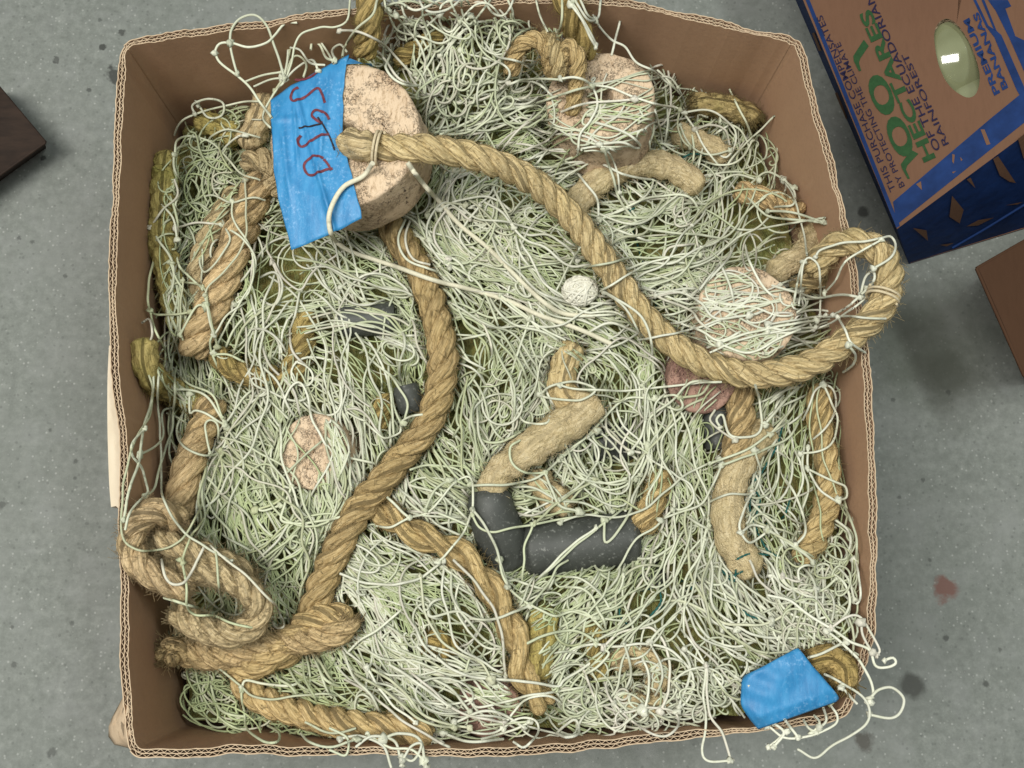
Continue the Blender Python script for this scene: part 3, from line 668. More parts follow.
for st in ([(200,182),(240,180),(300,166),(342,132)], [(222,230),(192,258),(180,298),(202,316),(270,280),(335,240),(362,272),(381,330)],
           [(405,422),(385,392),(328,370),(302,398),(335,432),(366,448)], [(238,515),(221,548),(235,580),(270,570),(330,530),(405,506)],
           [(372,652),(320,640),(272,664),(256,700),(280,745),(330,745),(385,720),(425,710)], [(374,658),(400,690),(416,722)]):
    ribbon(mb, zo(262, 50, 5.91, st), 2.5, zf)
h = mb.build('handwriting', INK, tp)
mb = MB()
for st in ([(225,472),(290,463),(362,452)], [(338,412),(372,462),(402,512),(422,560),(436,602)]): ribbon(mb, zo(262, 50, 5.91, st), 1.7, zf)
mb.build('handwriting', INKD, tp)
# loose tape scrap at the lower right
L = resamp(spline(zo(720, 630, 6.4, [(162,284),(140,318),(134,400),(136,480),(182,560),(245,637)]), 1.), 30)
R_ = resamp(spline(zo(720, 630, 6.4, [(470,146),(500,116),(590,226),(680,328),(760,430),(742,462)]), 1.), 30)
g = np.zeros((30, 34, 3))
for j in range(34):
    t = j/33.; q = L*(1-t)+R_*t
    e = np.linspace(0, 1, 30)
    zz = .318+.0016*noise2(q[:, 0]/7., q[:, 1]/7., 8)+.004*np.sin(t*3.1)-.006*np.clip(e-.8, 0, 1)/.2-.003*np.clip(.12-e, 0, 1)/.12-.003*np.clip(.1-t, 0, 1)/.1
    g[:, j] = P(q[:, 0], q[:, 1], zz)
mb = MB(); mb.grid(g); o = mb.build('masking_tape', TAPE); tag(o, 'blank scuffed blue masking tape scrap stuck on the net at the corner of the box', 'tape')
mo = o.modifiers.new('thick', 'SOLIDIFY'); mo.thickness = .0006; mo.offset = -1
stamp_disc(790, 690, 44, 34, .317, 0.); TAPED |= ((gx-790)/40.)**2+((gy-690)/30.)**2 < 1

# ------------------------------------------------------------------ the fishing net
def sample(A, px, py):
    return A[np.clip((py+MX+.5).astype(int), 0, GH-1), np.clip((px+MX+.5).astype(int), 0, GW-1)]
NB = [(160,150),(176,125),(240,104),(330,95),(350,55),(372,-5),(600,-5),(640,45),(700,88),(757,110),(778,150),(802,215),(838,300),(850,380),(852,450),(857,520),(862,600),(855,660),(838,705),(770,720),(640,735),(500,745),(380,750),(290,740),(182,728),(178,690),(172,640),(150,600),(160,545),(172,480),(166,420),(148,350),(150,250)]
FL = np.array([(200,130,150),(180,250,95),(240,200,110),(170,330,90),(230,300,100),(290,110,120),(330,260,20),(300,300,150),(370,260,30),(350,330,20),(350,380,45),(330,430,60),(300,520,110),(250,450,85),(250,560,80),(220,490,85),(150,440,105),
 (200,700,20),(230,720,10),(310,690,30),(400,690,35),(380,630,60),(430,620,60),(470,680,40),(450,720,20),(500,720,10),(400,560,20),(440,500,60),(440,440,80),(470,380,90),(450,300,60),(480,250,60),(450,200,110),(520,230,40),(520,190,150),(480,150,150),(560,150,160),(600,130,170),(520,110,140),
 (540,300,35),(560,270,20),(620,290,150),(650,250,150),(620,220,20),(700,200,140),(740,210,110),(760,150,60),(700,150,100),(780,210,20),(660,300,10),(700,330,170),(770,330,170),(830,320,165),(520,350,130),(560,330,20),(600,350,30),(540,410,100),(500,440,110),
 (620,400,90),(650,430,100),(600,470,60),(560,510,10),(670,470,80),(700,440,130),(780,430,120),(800,480,100),(770,520,90),(840,560,70),(690,540,110),(650,590,100),(720,590,60),(780,600,60),(830,600,100),(760,660,30),(700,670,60),(600,620,120),(570,600,150),(560,660,110),(620,660,140),(660,710,20),(600,720,10),(720,700,45),
 (430,30,60),(480,60,100),(520,20,80),(600,20,60)], float)
def flow(px, py):
    a = np.zeros(px.shape); b = np.zeros(px.shape)
    for x, y, t in FL:
        k = np.exp(-((px-x)**2+(py-y)**2)/(2*34.**2))+1e-7
        a += k*math.cos(2*math.radians(t)); b += k*math.sin(2*math.radians(t))
    return .5*np.arctan2(b, a)
# where the webbing is greener, and where it is palest
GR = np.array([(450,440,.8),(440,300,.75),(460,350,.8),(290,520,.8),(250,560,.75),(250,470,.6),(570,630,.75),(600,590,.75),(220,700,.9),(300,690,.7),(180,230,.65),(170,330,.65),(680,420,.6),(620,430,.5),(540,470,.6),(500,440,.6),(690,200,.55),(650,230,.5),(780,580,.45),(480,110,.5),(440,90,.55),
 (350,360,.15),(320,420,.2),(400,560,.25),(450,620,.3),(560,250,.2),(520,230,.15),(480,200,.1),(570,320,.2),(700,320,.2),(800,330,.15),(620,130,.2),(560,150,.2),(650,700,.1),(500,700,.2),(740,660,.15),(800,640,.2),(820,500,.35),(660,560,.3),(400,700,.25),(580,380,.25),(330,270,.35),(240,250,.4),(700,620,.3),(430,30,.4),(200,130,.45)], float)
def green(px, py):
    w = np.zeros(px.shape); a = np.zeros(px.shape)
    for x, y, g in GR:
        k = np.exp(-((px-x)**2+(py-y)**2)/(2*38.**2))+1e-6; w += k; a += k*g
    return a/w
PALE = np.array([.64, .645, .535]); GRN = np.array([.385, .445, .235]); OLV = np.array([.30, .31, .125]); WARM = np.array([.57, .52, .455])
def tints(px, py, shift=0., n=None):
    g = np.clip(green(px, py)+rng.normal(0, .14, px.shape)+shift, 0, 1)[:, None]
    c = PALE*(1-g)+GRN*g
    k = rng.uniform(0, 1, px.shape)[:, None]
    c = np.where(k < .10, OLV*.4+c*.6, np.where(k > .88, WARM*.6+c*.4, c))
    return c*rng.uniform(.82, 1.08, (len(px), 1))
def smooth_z(z, n):
    for _ in range(n):
        zp = np.pad(z, ((0, 0), (1, 1)), 'edge'); z = (zp[:, :-2]+2*zp[:, 1:-1]+zp[:, 2:])/4
    return z
def drape(px, py, u, off, ns=2, dive=.013):
    ho = sample(HO, px, py); hu = sample(HU, px, py); cv = sample(CV, px, py)
    over = (cv > u[:, None])
    z = np.where(over, np.maximum(ho+.0015, hu+off), np.where(cv < 1, hu-dive, hu+off))
    e = np.linspace(0, 1, z.shape[1])[None]; z = z-.013*np.clip(1-np.minimum(e, 1-e)/.06, 0, 1)**1.5
    return smooth_z(z, ns)
NBa = np.array(NB, float)
def rand_in(n, poly=NB):
    o = []
    q = np.array(poly); (xa, ya), (xb, yb) = q.min(0), q.max(0)
    while sum(map(len, o)) < n:
        x = rng.uniform(xa, xb, n); y = rng.uniform(ya, yb, n); k = inpoly(x, y, poly); o.append(np.c_[x, y][k])
    return np.vstack(o)[:n]
net = empty('fishing_net', P(500, 400, .01)); tag(net, 'tangled pale green twine fishing net heaped inside the cardboard box', 'fishing net')
# packed webbing under the strands: a lumpy sheet from wall to wall
mb = MB(); inner = RC-nrm*.006
bx0, bx1, by0, by1 = inner[:, 0].min(), inner[:, 0].max(), inner[:, 1].min(), inner[:, 1].max()
Xs, Ys = np.meshgrid(np.linspace(bx0, bx1, 300), np.linspace(by0, by1, 300))
Zs = np.full(Xs.shape, .2)
for _ in range(4):
    a, b = project(np.stack([Xs, Ys, Zs], -1)); Zs = hz(a, b)
Zs = Zs-.027+.004*noise2(Xs*160, Ys*160, 2)+.003*noise2(Xs*420, Ys*420, 3)
ok = inpoly(Xs, Ys, [tuple(q) for q in inner[::12]])
ii = np.arange(Xs.size).reshape(Xs.shape)
q = np.stack([ii[:-1, :-1], ii[:-1, 1:], ii[1:, 1:], ii[1:, :-1]], -1).reshape(-1, 4)
okf = ok.ravel(); q = q[okf[q].all(1)]
mb.add(np.stack([Xs, Ys, Zs], -1), q); mb.build('packed_webbing', UNDER, net)

def strands_flow(nb, per, length, offr, shift, rad, wob=1., curv=.006, spread=16., zig=2.5, sides=5, minu=0., maxu=1., knots=None):
    """bundles of neighbouring net bars following the lie of the webbing"""
    mb = MB(); N = 58
    c = np.repeat(rand_in(nb), per, 0); K = len(c); bid = np.repeat(np.arange(nb), per)
    th0 = flow(c[:, 0], c[:, 1])
    kap = np.repeat(rng.normal(0, curv, nb), per)+rng.normal(0, curv*.35, K); dth = np.repeat(rng.normal(0, .33, nb), per)+rng.normal(0, .10, K)
    wlat = rng.normal(0, spread, K)
    Ln = length*np.repeat(rng.uniform(.5, 1.35, nb), per)*rng.uniform(.7, 1.25, K)
    th = th0+dth
    x = c[:, 0]-np.sin(th)*wlat+np.cos(th)*rng.normal(0, 10, K); y = c[:, 1]+np.cos(th)*wlat+np.sin(th)*rng.normal(0, 10, K)
    # integrate both ways from the middle
    def march(x, y, th, sg):
        X = [x]; Y = [y]; a = th.copy()
        st = Ln/(N-2)
        for i in range(N//2-1):
            fl = flow(X[-1], Y[-1])+dth
            dd = (fl-a+math.pi/2) % math.pi-math.pi/2
            a = a+dd*.10+kap*st*sg*1.0+rng.normal(0, .035*wob, K)
            X.append(X[-1]+np.cos(a)*st*sg); Y.append(Y[-1]+np.sin(a)*st*sg)
        return np.stack(X, 1), np.stack(Y, 1)
    xa, ya = march(x, y, th, 1); xb, yb = march(x, y, th, -1)
    px = np.hstack([xb[:, :0:-1], xa]); py = np.hstack([yb[:, :0:-1], ya]); n = px.shape[1]
    s = np.linspace(0, 1, n)[None]*Ln[:, None]
    lat = zig*np.cos(2*math.pi*s/rng.uniform(50, 75, (K, 1))+(np.arange(K) % 2)[:, None]*math.pi)+rng.uniform(.6, 2.6, (K, 1))*np.sin(s/rng.uniform(7, 22, (K, 1))+rng.uniform(0, 6, (K, 1)))
    px = px-np.sin(th)[:, None]*lat; py = py+np.cos(th)[:, None]*lat
    keep = inpoly(px, py, NB).mean(1) > .93
    u = np.clip(np.repeat(rng.uniform(minu, maxu, nb), per)+rng.normal(0, .05, K), .13, 1.2)
    off = np.repeat(rng.uniform(offr[0], offr[1], nb), per)[:, None]+rng.normal(0, .0012, (K, 1))+.0028*np.sin(s/np.repeat(rng.uniform(16, 40, nb), per)[:, None]+np.repeat(rng.uniform(0, 6, nb), per)[:, None])+.0009*np.sin(s/rng.uniform(8, 22, (K, 1))+rng.uniform(0, 6, (K, 1)))
    z = drape(px, py, u, off, 3)
    px, py, z, K = px[keep], py[keep], z[keep], keep.sum()
    pts = P(px, py, z)
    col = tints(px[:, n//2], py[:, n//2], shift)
    batch_tubes(mb, pts, rng.uniform(rad[0], rad[1], K), col, sides)
    if knots is not None:
        pick = rng.uniform(size=K) < .16
        knots.append((pts[pick, rng.integers(3, n-3)], col[pick]))
    return mb
def strands_loops(K, offr, shift, rad, size=(9, 42), maxu=1., poly=None):
    mb = MB(); N = 40
    c = rand_in(K, poly or NB); t = np.linspace(0, 1, N)[None]
    turns = rng.uniform(.45, 1.5, (K, 1)); ph = rng.uniform(0, 6.28, (K, 1)); sg = rng.choice([-1, 1], (K, 1))
    r = rng.uniform(size[0], size[1], (K, 1))*rng.beta(1.5, 3, (K, 1))*1.8+3
    ang = ph+sg*2*math.pi*turns*t+.6*np.sin(t*rng.uniform(3, 9, (K, 1))+ph*3)
    rr = r*(1+.35*np.sin(t*rng.uniform(2, 7, (K, 1))+ph))
    asp = rng.uniform(.4, 1, (K, 1)); ex = np.cos(ang)*rr; ey = np.sin(ang)*rr*asp
    th = flow(c[:, 0], c[:, 1])[:, None]+rng.normal(0, .5, (K, 1)); dr = rng.normal(0, 32, (K, 1))*t; dn = rng.normal(0, 10, (K, 1))*t
    qx = ex+dr; qy = ey+dn
    px = c[:, :1]+qx*np.cos(th)-qy*np.sin(th); py = c[:, 1:]+qx*np.sin(th)+qy*np.cos(th)
    keep = inpoly(px, py, NB).mean(1) > .95
    u = rng.uniform(.13, maxu, K)
    off = rng.uniform(offr[0], offr[1], (K, 1))+.003*np.sin(t*rng.uniform(2, 8, (K, 1))+ph)
    z = drape(px, py, u, off, 2)
    px, py, z = px[keep], py[keep], z[keep]; K = len(px)
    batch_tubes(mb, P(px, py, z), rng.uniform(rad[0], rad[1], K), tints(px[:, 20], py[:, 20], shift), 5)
    return mb
KN = []
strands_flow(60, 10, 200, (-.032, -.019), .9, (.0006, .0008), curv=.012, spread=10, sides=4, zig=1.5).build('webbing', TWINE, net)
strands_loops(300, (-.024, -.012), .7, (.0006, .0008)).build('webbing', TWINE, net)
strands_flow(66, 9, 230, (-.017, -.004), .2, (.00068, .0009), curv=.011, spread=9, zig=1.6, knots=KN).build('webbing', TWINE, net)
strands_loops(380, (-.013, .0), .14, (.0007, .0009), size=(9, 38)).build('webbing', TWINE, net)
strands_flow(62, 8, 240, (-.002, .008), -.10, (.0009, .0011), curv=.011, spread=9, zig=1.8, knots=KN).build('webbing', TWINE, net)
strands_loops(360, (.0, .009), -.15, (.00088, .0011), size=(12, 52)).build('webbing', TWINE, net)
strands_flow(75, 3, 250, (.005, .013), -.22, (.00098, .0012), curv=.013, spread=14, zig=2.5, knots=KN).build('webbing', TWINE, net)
strands_loops(150, (.0, .012), .75, (.0008, .001), size=(14, 44), poly=[(176, 655), (235, 668), (300, 715), (345, 742), (182, 732)]).build('webbing', TWINE, net)
strands_loops(130, (.0, .012), .25, (.0008, .001), size=(14, 44), poly=[(172, 125), (330, 95), (300, 190), (160, 210)]).build('webbing', TWINE, net)
strands_loops(110, (.0, .02), .0, (.0009, .0011), size=(18, 56), poly=[(368, 0), (520, -5), (530, 90), (430, 120), (380, 60)]).build('webbing', TWINE, net)
strands_loops(170, (.0, .012), .1, (.0008, .001), size=(14, 46), poly=[(550, 685), (770, 680), (770, 716), (640, 733), (550, 738)]).build('webbing', TWINE, net)
strands_loops(80, (.0, .012), .1, (.0008, .001), size=(14, 46), poly=[(790, 540), (858, 540), (855, 650), (800, 660)]).build('webbing', TWINE, net)
# ------------------------------------------------------------------ loose strands traced one by one: (origin x, origin y, scale, fixed height or None, strands)
TR = [
(100,0,4,.300,"1000,0 990,80 940,110 880,110 810,130 780,180 765,260 740,320 700,370 660,430 655,480 690,520|460,215 480,175 520,172 600,190 660,175 700,140 740,95 790,90|520,172 525,120 560,75 620,62 660,90 690,160 710,220 735,310|520,172 530,230 550,295|460,215 480,250 545,298 600,350 640,410 660,440 690,480"),
(100,0,4,.255,"580,330 650,300 730,285|615,345 680,320 730,312|775,95 765,180 735,300 700,365|755,180 750,250 735,310|690,380 740,300 770,230 800,225 825,260 815,310|845,200 850,170 880,180 905,230 940,240|870,110 880,160 915,220 960,300|940,235 930,200 960,180 990,210|740,320 790,270 850,240 880,300|760,190 800,200 840,250 900,260"),
(100,0,4,None,"300,620 310,560 380,545 470,590 560,690 640,720|440,590 440,550 500,520 560,530 640,550|480,640 500,590 550,545 580,540|330,740 300,680 300,600 350,580|380,460 370,420 430,395 490,410 485,460 430,470 390,420|300,540 330,480 390,455 480,430 560,410 640,405"),
(340,0,4,None,"0,120 60,125 130,150 200,200 270,280 330,330 400,380 480,410 560,400 620,370 670,330|150,0 130,60 60,120 20,190 10,230|180,0 200,60 250,70 290,90 300,140 260,160 230,140 240,100 290,95|190,250 185,270 220,320 280,345 340,330 380,290 420,220 470,150 540,90 600,90|440,0 400,30 400,90 440,130 490,75 540,20 590,15 640,60 680,110|670,0 690,50 690,110|480,80 440,150 430,240 440,320 480,340 500,270 480,200|480,150 500,210 560,230 640,250 680,290 660,325 600,330 560,350|610,370 650,350 720,325 800,340 880,420|640,420 560,460 530,480 400,540|530,480 600,420 680,340 770,315 900,320|785,0 800,60 830,130|890,0 885,90 865,150|925,20 970,80 1000,150 1024,190|960,0 990,60 1024,80|190,40 230,120 330,150 420,170 520,60|350,0 330,60 360,150 350,240 300,300|200,-30 300,40 420,-10|240,-40 260,60 330,110 400,60|300,-50 340,40 420,40 520,-30|420,-40 480,80 520,100 600,0|560,-50 600,40 660,60 700,-20|180,240 260,330 400,350 560,330|220,60 320,180 360,300 450,330|400,220 500,120 560,150 620,220 690,240"),
(560,0,4,None,"60,0 110,80 150,70 165,0|130,60 160,110 210,160 260,190 310,250 380,290 430,330 480,370|240,80 220,165 205,220|390,280 430,320 480,378|50,10 100,90 145,180|0,315 60,310 125,340 150,420 120,480 80,540 70,620|125,340 200,350 300,390 400,420 480,440 540,520 600,620 660,690|0,450 80,420 180,405 300,400|0,380 60,360 125,345|100,480 180,500 260,530 320,580 300,590 240,570 120,580|500,450 580,440 650,470 700,520 700,580 660,630 610,600|480,500 520,580 600,620 680,600|780,560 800,540 825,580 820,630 780,650|760,740 820,690 880,710 940,750|550,500 555,460 590,470|720,440 745,490 765,540|160,580 200,620 230,700 240,768|0,600 80,630 180,660 260,700 360,720|380,440 400,520 410,590|430,430 430,500 415,580|480,440 470,500 490,560 520,590|540,520 600,500 660,520 680,580|640,480 720,520 760,600 740,680|560,640 640,660 720,640 770,560|640,700 700,620 780,540|620,740 700,700 800,720"),
(100,180,4,None,"210,190 240,250 290,330 290,430 240,490|215,310 195,420 200,520 260,540 360,530|240,490 290,420 360,410 420,440 430,500 455,610|500,190 520,240 480,310 420,370 400,320 430,280|530,80 530,150 580,230 610,300 610,400 560,490 500,600 450,690|580,0 585,120 580,235 520,340 440,420 420,460|490,180 570,235 620,320 600,440 540,500|270,40 300,120 310,200 300,280|300,190 400,170 500,180|320,620 380,510 420,500|460,700 520,700 600,740|455,620 520,530 600,480|330,400 320,560 330,640|650,250 690,320 740,400 800,440 840,380 900,330 1000,270|840,440 900,480 960,540 1024,560|950,500 960,440 1000,390 1024,350|760,600 770,680 820,740 850,730|800,440 780,540 760,600|455,610 440,650 450,700 480,768|420,460 440,560 455,620|200,190 250,120 310,60 300,0|230,80 290,150 310,240|340,30 300,100 340,140 400,100|280,330 320,420 380,480|300,290 330,360 410,430|200,520 220,600 260,680 250,768|170,570 200,560 210,620 190,660|380,80 450,60 520,90 610,70 660,80|690,330 720,420 690,520 640,600|640,390 700,370 730,420 700,500 640,480"),
(340,180,4,None,"350,140 370,110 430,90 500,100|500,130 420,90 360,150 350,230 390,310 440,350|520,160 450,110 390,170 380,240 430,320|270,140 235,230 260,310 340,350 410,380|290,130 260,240 290,310 360,340|560,100 500,180 480,230 520,290 600,330|700,200 760,220 830,220 900,260 950,320|960,270 900,370 850,480|700,200 720,290 780,380|600,0 640,90 700,190|480,60 560,110 640,190 710,200|0,500 40,430 100,380 180,380 260,430 290,490|0,430 30,480 100,500 200,470|610,720 600,640 560,560 510,500|760,560 720,660 690,760|440,60 540,150 680,170 820,210|400,120 480,80 600,70 720,150|420,330 540,400 600,500 640,620|360,240 430,330 520,430|540,250 640,280 700,380 780,420|470,640 560,620 640,600|450,560 520,540 600,560|600,440 700,520 820,600 900,640|640,460 760,560 840,640|480,480 500,580 580,650 600,740"),
(560,180,4,None,"90,0 140,60 155,130 150,180|215,0 240,80 280,140 340,190 430,210 560,220 700,240|160,160 240,120 330,80 430,60 520,70 560,140|640,330 590,400 530,460 500,450|640,330 680,420 700,520|740,260 760,330 800,410 850,460 900,470|410,370 420,290 470,260 560,260|330,430 420,480 520,520 560,570 640,620|590,670 700,630 850,590 1024,560|600,690 720,640 900,600 1024,590|350,740 370,680 350,590 310,530 230,480 180,450|180,450 250,500 300,580 330,640|380,460 480,450 560,490 620,550 760,540 850,510|900,0 940,50 930,100 850,110|740,60 800,120 860,150 1000,165|0,540 100,545 200,540 250,530|660,190 760,200 880,180 1000,160|700,260 660,330 520,470|200,330 300,310 430,310 560,300|240,400 360,330 480,300 620,280|180,180 280,220 380,250|420,620 520,600 640,560 760,540|440,560 560,600 640,640 760,590|640,660 760,690 860,640 960,600"),
(768,180,4,None,"190,310 210,280 280,255 400,245 450,235 490,225 510,260 490,310 420,355|225,450 270,400 310,330 380,280 450,240|130,440 140,350 165,310 200,340 210,420 205,540|110,460 120,400 140,330|370,460 390,390 420,365 425,395 390,440 330,500 260,540|0,580 100,560 250,545 380,550 470,555|280,550 310,600 330,650 390,690|0,610 100,610 200,595 300,540 380,480 400,440|60,0 100,60 140,200 155,300|0,125 100,130 180,155|20,690 40,620 20,560|320,660 350,700 340,740 300,768|120,450 200,470 300,460 370,470|0,590 80,600 160,570 230,540|100,540 150,500 130,440|130,450 150,540 180,600"),
(100,370,4,None,"240,0 230,100 240,250 245,380 250,500 290,590 350,660 430,710 520,768|190,0 210,80 200,180 150,260 110,380 90,500 90,660 140,715 240,720 310,690 350,650 400,550 440,460 490,330|215,0 205,120 175,240 150,380 120,470 95,600|180,235 130,290 130,340 170,400 190,470 180,500 120,570 100,640|290,150 250,170 245,280 160,340|300,0 290,220 240,380 220,470 180,505|340,160 305,240 340,310 420,340 480,325 510,260 500,220 570,120 630,60|480,325 490,420 460,500 400,620 365,665 335,740 330,768|440,330 420,230 440,200 470,220 470,300|500,220 430,180 380,160 360,170 360,100|270,80 350,80 430,110 500,210|300,0 360,60 450,100 490,190|510,230 560,320 570,420 520,520 500,630|725,290 730,370 765,460 800,560 850,600|765,465 740,540 730,605 840,610 960,590|735,200 735,120 790,50 830,100 850,200 930,340|790,370 830,330 870,300|620,560 720,520 730,440 690,400|600,500 640,560 720,540|480,650 560,700 640,740"),
(340,370,4,None,"125,620 200,630 280,590 350,570 400,520 450,460 520,430 530,540 500,640 420,740 390,768|280,590 240,560 190,510|550,460 650,460 760,440 820,410 900,340 1024,240|820,410 740,410 690,370 680,310 720,280|530,560 580,620 620,700 640,768|530,580 560,630 620,650 700,630 770,620 860,600 1024,575|770,620 740,700 735,768|820,410 850,490 880,540 960,570|1024,440 930,490 860,540 780,610|800,100 850,60 950,50 1020,80 960,120 830,110 790,90 800,60|560,100 530,150 530,220 570,280 640,290 720,250|680,0 690,90 720,190 770,215 830,210 840,160|1024,630 930,700 860,768|330,180 250,200 240,250 180,275 140,240|180,0 230,60 270,140 255,210|0,160 80,160 140,230|280,400 360,380 470,400 520,460|240,480 300,440 380,430 460,450|340,560 380,480 440,440"),
(560,370,4,None,"0,345 100,270 200,170 270,110 370,120 460,160 490,140 460,100 380,110|0,60 60,75 150,80 300,80 480,60 600,50|600,50 560,100 480,110|0,520 90,450 150,370|0,610 100,580 200,590 330,560 430,480 530,400 640,360|640,360 740,320 850,250 920,200|650,380 760,340 900,280 960,200|650,380 600,480 560,540 480,570 400,600|180,600 180,690 250,620 290,540 330,400 380,270 370,150 330,60|640,230 625,200 650,180 680,260 740,270 800,240 800,130 780,60|600,530 680,495 770,490 800,410 780,320|770,490 730,570 720,640 760,690 830,640 770,620 720,650|830,640 900,680 1000,740 1024,768|320,30 350,130 330,250 280,330|180,160 190,240 260,310 320,330|200,130 220,210 280,280 350,300|110,270 150,310 150,360 110,370|150,280 200,340 200,390 150,380|250,768 300,680 380,630 450,560|0,760 90,680 180,610|220,120 250,220 330,300 320,420|0,360 100,420 220,460 320,420|0,400 140,450 260,440|20,300 80,420 200,480 300,440|340,100 360,220 330,360 240,500|300,200 240,330 280,420|460,420 520,460 530,530 470,560 440,520|820,220 900,120 960,60|840,260 900,190 960,110|830,130 900,80 980,60|620,160 600,200 640,240 700,280"),
(768,370,4,None,"170,130 190,80 230,60 265,90 270,150 240,220 165,290|220,60 255,130 280,200 260,280 220,320 130,335|160,310 160,390 200,470 250,510 310,550|270,450 310,470 315,510 280,520|300,540 340,620 355,700 355,768|0,640 80,690 150,740 180,768|270,600 320,640 330,700 300,768|150,260 140,380 160,480 120,600|100,300 140,420 100,560|60,420 120,520 150,640 110,700"),
(100,560,3.69,None,"225,0 240,60 270,90 310,85 340,40 360,0|300,0 320,100 320,170 350,200 410,205 480,230 560,250|430,0 440,100 455,165 410,200|470,0 540,60 620,140 650,170 680,240 650,250 635,225|290,155 340,170 410,200|440,400 500,450 525,470 560,500 620,515 700,505 800,495 900,500|525,470 540,445 600,455 700,465 760,440|525,480 530,570 550,630 600,670 655,670 660,640 620,610|440,405 410,450 430,530 480,570 590,580|740,640 770,670 850,690 945,660|760,600 850,640 945,620|800,360 830,440 900,470"),
(340,560,3.69,None,"0,50 100,85 200,90 300,65 380,0|420,0 480,60 540,140 580,210 600,300 610,430|700,170 640,195 580,215 500,215 430,190 340,210 325,180 350,150 410,140|590,0 600,60 640,120 700,165 790,205 860,190 945,215|700,165 760,100 800,30 840,0|270,220 300,300 380,380 480,430 580,440 700,450 800,465 830,440 945,370|490,500 500,540 560,535 660,510 760,490 830,480|830,540 780,505 700,510 640,560 600,620|300,60 310,180 360,280 430,340 520,380 560,440|0,370 70,300 150,250 240,170|450,630 560,640 650,590 720,590 730,640 680,690 640,670|800,640 830,610 870,590 880,640 840,655 800,640|100,400 180,520 280,600|820,420 830,350 890,315 945,310|690,310 750,280 860,260 945,300|20,400 160,480 300,590 420,620|0,430 120,500 240,600 330,650|80,380 220,470 320,580 480,620|160,370 280,450 400,540|240,400 330,470 440,560 600,600|300,420 400,470 480,560|420,600 520,560 600,570 680,620|520,660 600,640 700,600|380,640 480,670 600,660"),
(340,560,3.69,.306,"0,660 80,650 160,690 190,768|160,660 220,640 290,660 320,768|230,740 260,690 300,680 270,740 230,730|-40,620 30,660 20,720 -40,700|60,690 120,650 200,670 230,760|100,640 180,690 260,700 310,740"),
(560,560,3.69,None,"0,420 40,340 120,310 200,320 300,310 380,320 450,370 490,430 480,500 430,560|160,320 220,270 300,250 350,260 400,350 400,480 370,560|60,440 130,400 180,350 160,330|80,390 140,520 230,560 330,545 420,560 435,610 390,650 300,620 190,520 160,430|460,330 540,390 600,470 680,580|590,390 660,440 720,480|0,640 50,645 100,560 200,530|200,635 270,580 300,550|380,160 440,150 520,180 600,230 700,240 780,230 840,190|500,0 510,60 560,120 640,160 720,200 780,230|780,0 790,60 850,110 945,110|780,230 800,290 870,330|600,250 610,330 680,370|240,310 260,420 230,500|290,330 330,440 310,560|330,300 380,420 340,520|420,300 480,400 440,540|440,250 500,320 560,420 660,470|0,180 100,200 180,280|0,60 80,70 160,140 200,230|0,100 90,110 150,200 170,270|0,300 80,230 180,170 210,110|560,60 640,120 660,220 620,300|620,40 720,120 800,160 900,150|540,20 520,120 560,220 650,260|480,180 540,280 640,320 720,300|820,60 880,80 920,40|700,0 740,80 820,140"),
(560,560,3.69,.303,"540,390 530,510 540,600 525,700 545,740 625,740|540,390 550,560 600,640 630,740"),
(768,560,3.69,None,"20,0 50,70 110,110 200,110 250,70|170,60 180,30 140,20 110,40 120,80 160,80|200,30 280,80 300,160 260,230 200,240|320,0 340,90 330,160 280,130|150,360 200,345 290,300|0,20 40,120 140,160 260,160|60,0 60,80 140,130 240,140|10,60 60,180 160,220 260,190|220,0 290,60 320,150"),
(768,560,3.69,.309,"0,130 80,150 160,210 230,250 300,300 370,330 400,390 440,395 470,380 460,360 430,370|230,250 290,210 340,210 380,270 410,330 400,350|345,230 350,280 385,340|220,265 320,350 370,430 390,490 375,525|180,410 270,450 350,510 375,560 360,610 300,650 230,690 170,730 110,700|380,510 410,480 460,470 500,510 490,560 450,585 375,570|270,470 330,530"),
(768,560,3.69,.304,"230,530 255,570 240,610 160,650 60,655 0,610|120,570 150,620 180,635|60,590 100,640 110,655|0,690 40,660 70,630|200,540 215,590 190,620|150,560 190,600 160,640|20,600 60,640 20,690"),
]
mb = MB(); ends = []; allp = []
A2 = np.vstack([spline(zo(o_, p_, q_, [tuple(map(float, w.split(','))) for w in st.split()]), 3.)[3:-3] for o_, p_, q_, _f, tx in TR for st in tx.split('|')])
from collections import defaultdict
byN = defaultdict(list)
